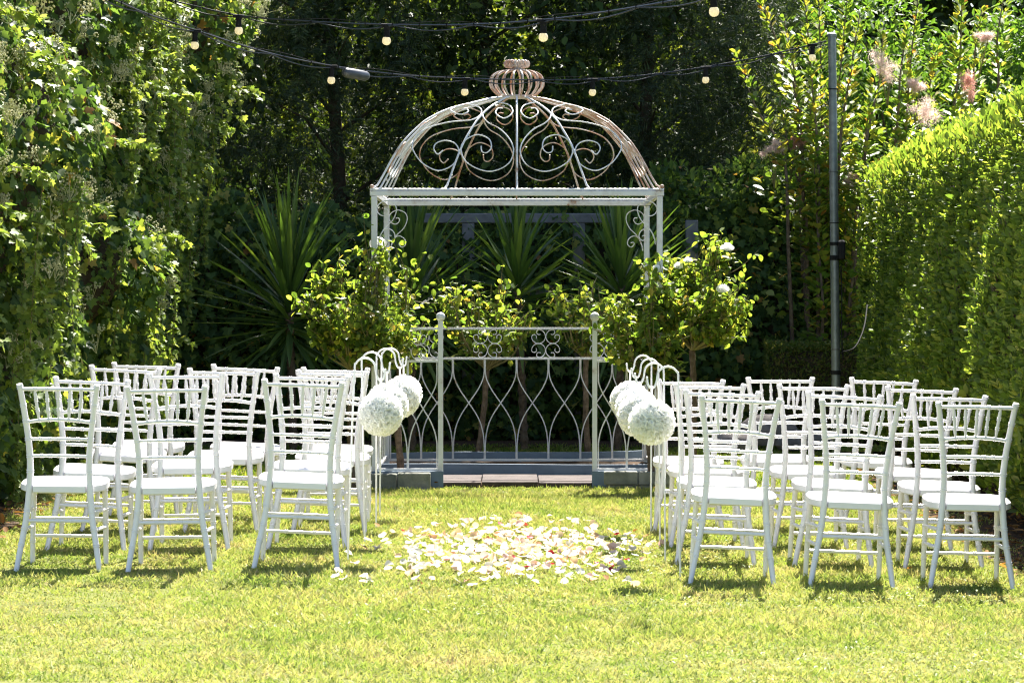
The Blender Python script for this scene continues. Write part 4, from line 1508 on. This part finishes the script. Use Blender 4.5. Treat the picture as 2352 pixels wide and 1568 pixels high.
for i, (u1, v1, v0, u0) in enumerate(STEMS):
    Y = 27.3 + .9 * ((i * 37) % 10) / 10
    a = pix(u0, max(v0, v1 + 240), Y)
    b = pix(u1, v1, Y)
    base = np.array([2.75 + .6 * (a[0] - 2.75), 27.7, .0])
    q = catmull([base, base * .4 + a * .6 + (0, 0, .1), a, (a + b) / 2 + rng.normal(0, .03, 3), b], 8)
    stm.tube(q, np.linspace(.022, .004, len(q)), 5, cap=False)
    L = np.linalg.norm(b - a)
    m_n = int(L / .0042)
    s = rng.uniform(-.55, 1, m_n)
    c = a + np.outer(s, b - a)
    ang = rng.uniform(0, 6.283, m_n)
    ax = (b - a) / L
    rad = np.stack([np.cos(ang), np.sin(ang), np.zeros(m_n)], -1)
    lowq = rng.random(m_n) < .22
    ql = q[rng.integers(6, 16, m_n)]
    c = np.where(lowq[:, None], ql + rng.normal(0, .10, (m_n, 3)), c)
    s = np.where(lowq, 0, s)
    LP_.append(c + rad * (.012 + .09 * rng.random((m_n, 1)) * np.clip(1 - s, 0, 1)[:, None]))
    LD_.append(rad * .85 + ax * (.45 + .5 * s[:, None]))
    LN_.append(ax - rad * .3 + rng.normal(0, .25, (m_n, 3)))
    LS_.append(rng.uniform(.065, .11, m_n) * (1.05 - .4 * np.clip(s, 0, 1)))
stuff(part('stems', stm, M['bark'], SB))
P, d, nn, S = map(np.concatenate, (LP_, LD_, LN_, LS_))
ROUND = ([(0, 0, 0), (.06, .12, .01), (.26, .42, .06), (.30, .65, .06), (.17, .92, .02), (0, 1, -.03), (-.17, .92, .02), (-.30, .65, .06), (-.26, .42, .06), (-.06, .12, .01)],
         [(0, 1, 2, 3, 4, 5), (0, 5, 6, 7, 8, 9)])
pick = rng.permutation(len(P))
k = pick[300:]
stuff(part('foliage', MB(), None, SB)).data = leaves_mesh('smoke_foliage', P[k], d[k], nn[k], S[k], ROUND, M['smoke'])
k = pick[:300]
leaf_parts(SB, 'leaf', ROUND, M['smoke'], P[k], d[k], nn[k], S[k] * 1.1, mpi)


def plume(u, v, Y, ru, rv, mat, n=2200):
    c = pix(u, v, Y)
    k = Y / FPX
    hubs = c + rng.normal(0, 1, (9, 3)) * np.array([ru, ru, rv]) * k * .55
    hi = rng.integers(0, 9, n)
    cc = hubs[hi] + rng.normal(0, 1, (n, 3)) * np.array([ru, ru, rv]) * k * rng.uniform(.12, .30, (n, 1))
    d = rng.normal(size=(n, 3)) + (cc - c) / (ru * k) * .8 + np.array([0, 0, .3])
    me = leaves_mesh('flower_plume', cc, d, rng.normal(size=(n, 3)), rng.uniform(.02, .05, n), ([(-.5, 0, 0), (.5, 0, 0), (0, 1, 0)], [(0, 1, 2)]), mat, None, np.full(n, .0024))
    o = part('flower_plume', MB(), None, SB)
    o.data = me
    st_ = MB()
    foot = c + np.array([rng.uniform(-.06, .06), .1, -.35])
    for h in hubs[:5]:
        st_.tube([foot, (foot * .4 + h * .6), h], [.004, .0025, .001], 4, cap=False)
    sub('plume_stalk', st_, M['twig'], o)


for a in ((2035, 155, 27.2, 30, 26, 'plume'), (2120, 258, 27.0, 32, 24, 'plume'), (2224, 196, 27.0, 18, 32, 'plume_red'), (2105, 195, 27.4, 18, 14, 'plume'), (1778, 340, 27.2, 16, 12, 'plume'), (1826, 328, 27.6, 16, 14, 'plume_red'),
          (1960, 415, 27.4, 18, 12, 'plume'), (2262, 85, 27.3, 15, 10, 'plume')):
    plume(a[0], a[1], a[2], a[3], a[4], M[a[5]])


# ------------------------------------------------------------------ yuccas
def sword(seed):
    r = random.Random(seed)
    bend = r.uniform(-.16, .02)
    V = []
    for t, w in ((0, .022), (.12, .018), (.4, .030), (.7, .022), (.9, .010), (1.0, .001)):
        zc = bend * t * t
        V += [(-w, t, zc + w * .45), (0, t, zc), (w, t, zc + w * .45)]
    F = []
    for i in range(5):
        for j in range(2):
            F.append((i * 3 + j, i * 3 + j + 1, i * 3 + j + 4, i * 3 + j + 3))
    return MB().add(V, F).mesh('leaf', M['yucca'], True)


SWORDS = [sword(i) for i in range(5)]


def yucca(u, v, Y, L, label, n=105, trunk_u=None):
    c = pix(u, v, Y)
    bx = pix(trunk_u or u, v, Y)[0]
    t = thing('yucca', label, 'yucca', (bx, Y, 0), 'yuccas behind the gazebo')
    mpi = inv_of(t)
    zz = np.linspace(-.03, c[2] + .02, 40)
    part('trunk', MB().tube(np.stack([np.interp(zz, [0, c[2]], [bx, c[0]]), np.full(40, Y), zz], -1), .034 + .006 * np.sin(np.arange(40) * 2.3), 9, 5, 60, .08), M['bark'], t)
    for i in range(n):
        s = (i + .5) / n
        el = math.radians(88 - 125 * s ** 1.15) + random.uniform(-.08, .08)
        a = i * 2.39996 + random.uniform(-.2, .2)
        d = Vector((math.cos(el) * math.cos(a), math.cos(el) * math.sin(a), math.sin(el)))
        up = Vector((-math.sin(el) * math.cos(a), -math.sin(el) * math.sin(a), math.cos(el)))
        x = d.cross(up)
        le = L * random.uniform(.8, 1.08) * (1 if s < .8 else .85)
        p = Vector(c) + Vector((0, 0, .10 - .42 * s)) + d * .02
        wd = random.uniform(.75, 1.05)
        m = Matrix(((x[0] * wd, d[0] * le, up[0] * wd, p[0]), (x[1] * wd, d[1] * le, up[1] * wd, p[1]), (x[2] * wd, d[2] * le, up[2] * wd, p[2]), (0, 0, 0, 1)))
        link('leaf', SWORDS[i % 5], t, mpi, m)
    return t


yucca(664, 690, 26.0, .95, 'yucca standing clear of the gazebo beside the ivy wall', 110, 673)
yucca(946, 680, 26.2, .86, 'yucca seen through the gazebo behind its ivy side posts', 100)
yucca(1188, 645, 26.4, .72, 'yucca seen through the middle of the gazebo', 95, 1205)
yucca(1428, 660, 26.2, .80, 'yucca seen through the gazebo behind its hedge side posts', 100, 1420)


# ------------------------------------------------------------------ standard roses
def bloom(root, c, r, mpi_):
    mb = MB()
    for ring in range(4):
        cnt = 4 + ring
        for k in range(cnt):
            a = 2 * math.pi * (k + .4 * ring) / cnt
            tilt = 1.35 - ring * .36
            V = []
            for i in range(3):
                for j in range(3):
                    w = (j - 1) * r * .5
                    l = i / 2 * r * .95
                    o_ = r * .08 * ring + l * math.cos(tilt) - .1 * r * (abs(j - 1))
                    V.append((o_ * math.cos(a) - w * math.sin(a), o_ * math.sin(a) + w * math.cos(a), l * math.sin(tilt) + random.uniform(-.1, .1) * r))
            mb.add(V, [(0, 1, 4, 3), (1, 2, 5, 4), (3, 4, 7, 6), (4, 5, 8, 7)])
    me = mb.mesh('bloom', M['paper'])
    link('bloom', me, root, mpi_, Matrix.Translation(tuple(c)) @ Matrix.Rotation(random.uniform(.2, .9), 4, 'X') @ Matrix.Rotation(random.uniform(0, 6), 4, 'Z'))


def rose(label, base, fork, centre, rx, rz, nbr, nleaf, seed, blooms=(), ry=None, size=(.040, .062)):
    r = np.random.default_rng(seed)
    ry = ry or rx * .8
    base, fork, centre = map(np.array, (base, fork, centre))
    t = thing('standard_rose', label, 'rose tree', base, 'standard roses round the gazebo')
    mpi_ = inv_of(t)
    mid = (base + fork) / 2 + r.normal(0, .02, 3) * (1, 1, 0)
    tq = catmull([base - (0, 0, .04), mid, fork], 8)
    tr = part('trunk', MB().tube(tq, np.linspace(.026, .021, len(tq)) * (1 + .1 * np.sin(np.arange(len(tq)) * 2.1)), 8, 3, 20, .1), M['bark'], t)
    LPs, LDs, LNs = [], [], []
    for k in range(nbr):
        a = k * 2.4 + r.uniform(-.3, .3)
        zq = -.45 + 1.45 * ((k * .618) % 1.0)
        q = math.sqrt(max(.03, 1 - zq * zq)) * r.uniform(.72, 1.0)
        tip = np.array([centre[0] + rx * q * math.cos(a), centre[1] + ry * q * math.sin(a), centre[2] + rz * zq * r.uniform(.75, 1.05)])
        m1 = fork + (tip - fork) * .4 + np.array([(tip[0] - fork[0]) * .22, (tip[1] - fork[1]) * .2, -.02]) + r.normal(0, .02, 3)
        br = catmull([fork, m1, tip], 7)
        part('branch', MB().tube(br, np.linspace(.0095, .003, len(br)), 6, cap=False), M['twig'], t)
        shoots = [br]
        for j in range(4):
            s0 = br[int(len(br) * r.uniform(.35, .9))]
            e = s0 + (tip - fork) * r.uniform(.1, .3) + r.normal(0, .085, 3) + (0, 0, .03)
            sh = catmull([s0, (s0 + e) / 2 + r.normal(0, .012, 3), e], 5)
            part('twig', MB().tube(sh, np.linspace(.0036, .0018, len(sh)), 4, cap=False), M['twig'], t)
            shoots.append(sh)
        for sh in shoots:
            lo = int(len(sh) * (.45 if sh is br else .25))
            for p in sh[lo:]:
                dd = r.normal(size=3)
                stem = p + dd / np.linalg.norm(dd) * r.uniform(.01, .05)
                for w in range(4):
                    LPs.append(stem + r.normal(0, .012, 3))
                    LDs.append(dd * .5 + r.normal(size=3) * .6 + (0, 0, -.45))
                    LNs.append(r.normal(size=3) * .45 + (0, -.1, .75))
    P, d, nn = map(np.array, (LPs, LDs, LNs))
    k = r.permutation(len(P))[:nleaf]
    P, d, nn = P[k], d[k], nn[k]
    S = r.uniform(size[0], size[1], len(P))
    m = min(300, len(P))
    leaf_parts(t, 'leaf', OVAL_W, M['rose'], P[:m], d[:m], nn[:m], S[:m], mpi_)
    if len(P) > m:
        f = part('foliage', MB(), None, t)
        f.data = leaves_mesh('rose_foliage', P[m:], d[m:], nn[m:], S[m:], OVAL_W, M['rose'])
        stuff(f)
    for (u, v, Y, rad) in blooms:
        bloom(t, pix(u, v, Y), rad, mpi_)
    return t


OVAL_W = ([(0, 0, 0), (.25, .18, .05), (.36, .45, .08), (.25, .78, .04), (0, 1, -.07), (-.25, .78, .04), (-.36, .45, .08), (-.25, .18, .05)],
          [(0, 1, 2, 3, 4), (0, 4, 5, 6, 7)])


def at(u, v, Y):
    return pix(u, v, Y)


def floor_at(u, Y, z=0.0):
    p = pix(u, 1000, Y)
    return np.array([p[0], Y, z])


Yl = 22.05
rose('dense standard rose outside the ivy side front gazebo post', floor_at(812, Yl), at(806, 850, Yl), at(826, 697, Yl), .37, .42, 38, 2500, 61, ((868, 562, 22.3, .055),))
rose('slender standard rose inside the ivy side front railing', floor_at(924, 22.5), at(918, 845, 22.5), at(912, 705, 22.5), .23, .38, 18, 640, 62)
rose('sparse standard rose leaning behind the rear railing, ivy side', floor_at(1092, 24.45), at(1118, 850, 24.45), at(1120, 700, 24.4), .37, .26, 20, 800, 63, size=(.045, .070))
rose('upright standard rose behind the rear railing, hedge side', floor_at(1352, 24.45), at(1345, 825, 24.45), at(1345, 705, 24.4), .25, .22, 16, 620, 64, size=(.045, .070))
rose('bushy standard rose in front of the hedge side front post', floor_at(1500, 22.05), at(1498, 880, 22.05), at(1478, 745, 22.0), .27, .33, 26, 1400, 65, ((1558, 612, 22.4, .03),))
rose('twiggy standard rose in bloom outside the hedge side front post', floor_at(1590, 22.35), at(1590, 805, 22.35), at(1608, 668, 22.3), .37, .39, 38, 2400, 66,
     ((1670, 573, 22.1, .045), (1660, 666, 21.95, .042), (1508, 618, 22.1, .03), (1580, 600, 22.1, .03)))

# ------------------------------------------------------------------ petals on the lawn
def petal_mesh(seed, mat):
    r = random.Random(seed)
    V, F = [], []
    cup, cup2 = r.uniform(-.6, 1.5), r.uniform(-.5, 1.2)
    for i in range(4):
        for j in range(5):
            t = i / 3
            w = (.20 + .95 * math.sin(math.pi * min(.80, .12 + .72 * t))) * .5 * (1 if i < 3 else .72)
            x = (j - 2) / 2 * w
            y = t + (.10 if i == 3 else 0) * (1 - abs(j - 2) / 2)
            V.append((x, y - .5, cup * x * x * 1.6 + cup2 * (t - .5) ** 2 + r.uniform(-.05, .05)))
    for i in range(3):
        for j in range(4):
            F.append((i * 5 + j, i * 5 + j + 1, i * 5 + 6 + j, i * 5 + 5 + j))
    return MB().add(V, F).mesh('rose_petal', mat)


KINDS = [('pet_white', .50, 'white rose petal scattered on the grass of the aisle'), ('pet_cream', .26, 'cream rose petal scattered on the grass of the aisle'),
         ('pet_blush', .14, 'blush pink rose petal scattered on the grass of the aisle'), ('pet_peach', .075, 'peach orange rose petal scattered on the grass of the aisle'),
         ('pet_red', .025, 'dark red rose petal scattered on the grass of the aisle')]
PM = {k: [petal_mesh(i * 7 + len(k), M[k]) for i in range(6)] for k, _, _ in KINDS}
LBL = {k: l for k, _, l in KINDS}
pr = random.Random(5)
spots = []
while len(spots) < 600:
    u, v = pr.gauss(1185, 190), pr.uniform(1192, 1348)
    t = (v - 1192) / 156
    half = 120 + 330 * min(1, t * 2.2) if t < .55 else 320
    lo, hi = 1185 - half * .95, 1185 + half * .95
    if t < .2 and pr.random() < .5:
        continue
    if t > .82 and pr.random() < .74:
        continue
    if t > .68 and pr.random() < .35:
        continue
    if not lo < u < hi or not 850 < u < 1490:
        continue
    spots.append((u, v))
spots += [(770, 1335), (775, 1322), (790, 1336), (835, 1342), (850, 1340), (836, 1330), (815, 1302), (800, 1280), (845, 1250), (835, 1262), (1478, 1300), (1490, 1256), (1500, 1250), (1460, 1350), (1440, 1345), (1050, 1345), (1140, 1330), (1520, 1258)]
spots.sort(key=lambda s: -s[1])
rest = {}
for i, (u, v) in enumerate(spots):
    p = on_ground(u, v)
    x_ = pr.random()
    acc = 0
    for k, w, _ in KINDS:
        acc += w
        if x_ < acc:
            break
    s = pr.uniform(.030, .050) * (.8 if k == 'pet_red' else 1)
    m = Matrix.Translation((p[0], p[1], p[2] + pr.uniform(.010, .028))) @ Matrix.Rotation(pr.uniform(0, 6.3), 4, 'Z') @ Matrix.Rotation(pr.gauss(0, .38), 4, 'X') @ Matrix.Rotation(pr.gauss(0, .38), 4, 'Y') @ Matrix.Scale(s, 4)
    me = PM[k][i % 6]
    if i % 5 < 3 or k == 'pet_red' or u < 870 or u > 1440:
        if len([1 for _ in ()]) == 0 and rest.get('n', 0) < 300:
            rest['n'] = rest.get('n', 0) + 1
            o = link('rose_petal', me, None, None, m)
            tag(o, LBL[k], 'petal', 'rose petals strewn along the aisle')
            continue
    rest.setdefault(k, MB()).add([tuple(m @ vv.co) for vv in me.vertices], [tuple(f.vertices) for f in me.polygons])
for k, mb in rest.items():
    if k == 'n':
        continue
    stuff(link('rose_petals', mb.mesh('rose_petals', M[k])))

# ------------------------------------------------------------------ fallen dry leaves
N = 1500
y = rng.uniform(14.5, 25.5, N)
x = np.where(rng.random(N) < .6, rng.uniform(2.55, 3.2, N), rng.uniform(-3.3, -2.75, N))
P = np.stack([x, y, ground(x, y) + rng.uniform(.015, .035, N)], -1)
lit = stuff(link('leaf_litter', leaves_mesh('leaf_litter', P, rand_dir(N, (0, 0, 0), 1) * np.array([1, 1, .25]), rand_dir(N, (0, 0, 1), .3), rng.uniform(.03, .07, N), OVAL, M['dry'])))
dl = MB().add(*OVAL).mesh('dry_leaf', M['dry'], False)
for u, v in ((870, 1222), (1455, 1232), (1462, 1118), (1500, 1130), (1395, 1345), (620, 1180), (1000, 1120), (2085, 1320)):
    p = on_ground(u, v)
    o = link('dry_leaf', dl, None, None, Matrix.Translation((p[0], p[1], p[2] + .03)) @ Matrix.Rotation(pr.uniform(0, 6), 4, 'Z') @ Matrix.Rotation(.4, 4, 'X') @ Matrix.Scale(.055, 4))
    tag(o, 'curled brown dry leaf lying on the lawn', 'leaf', 'dry leaves on the lawn')
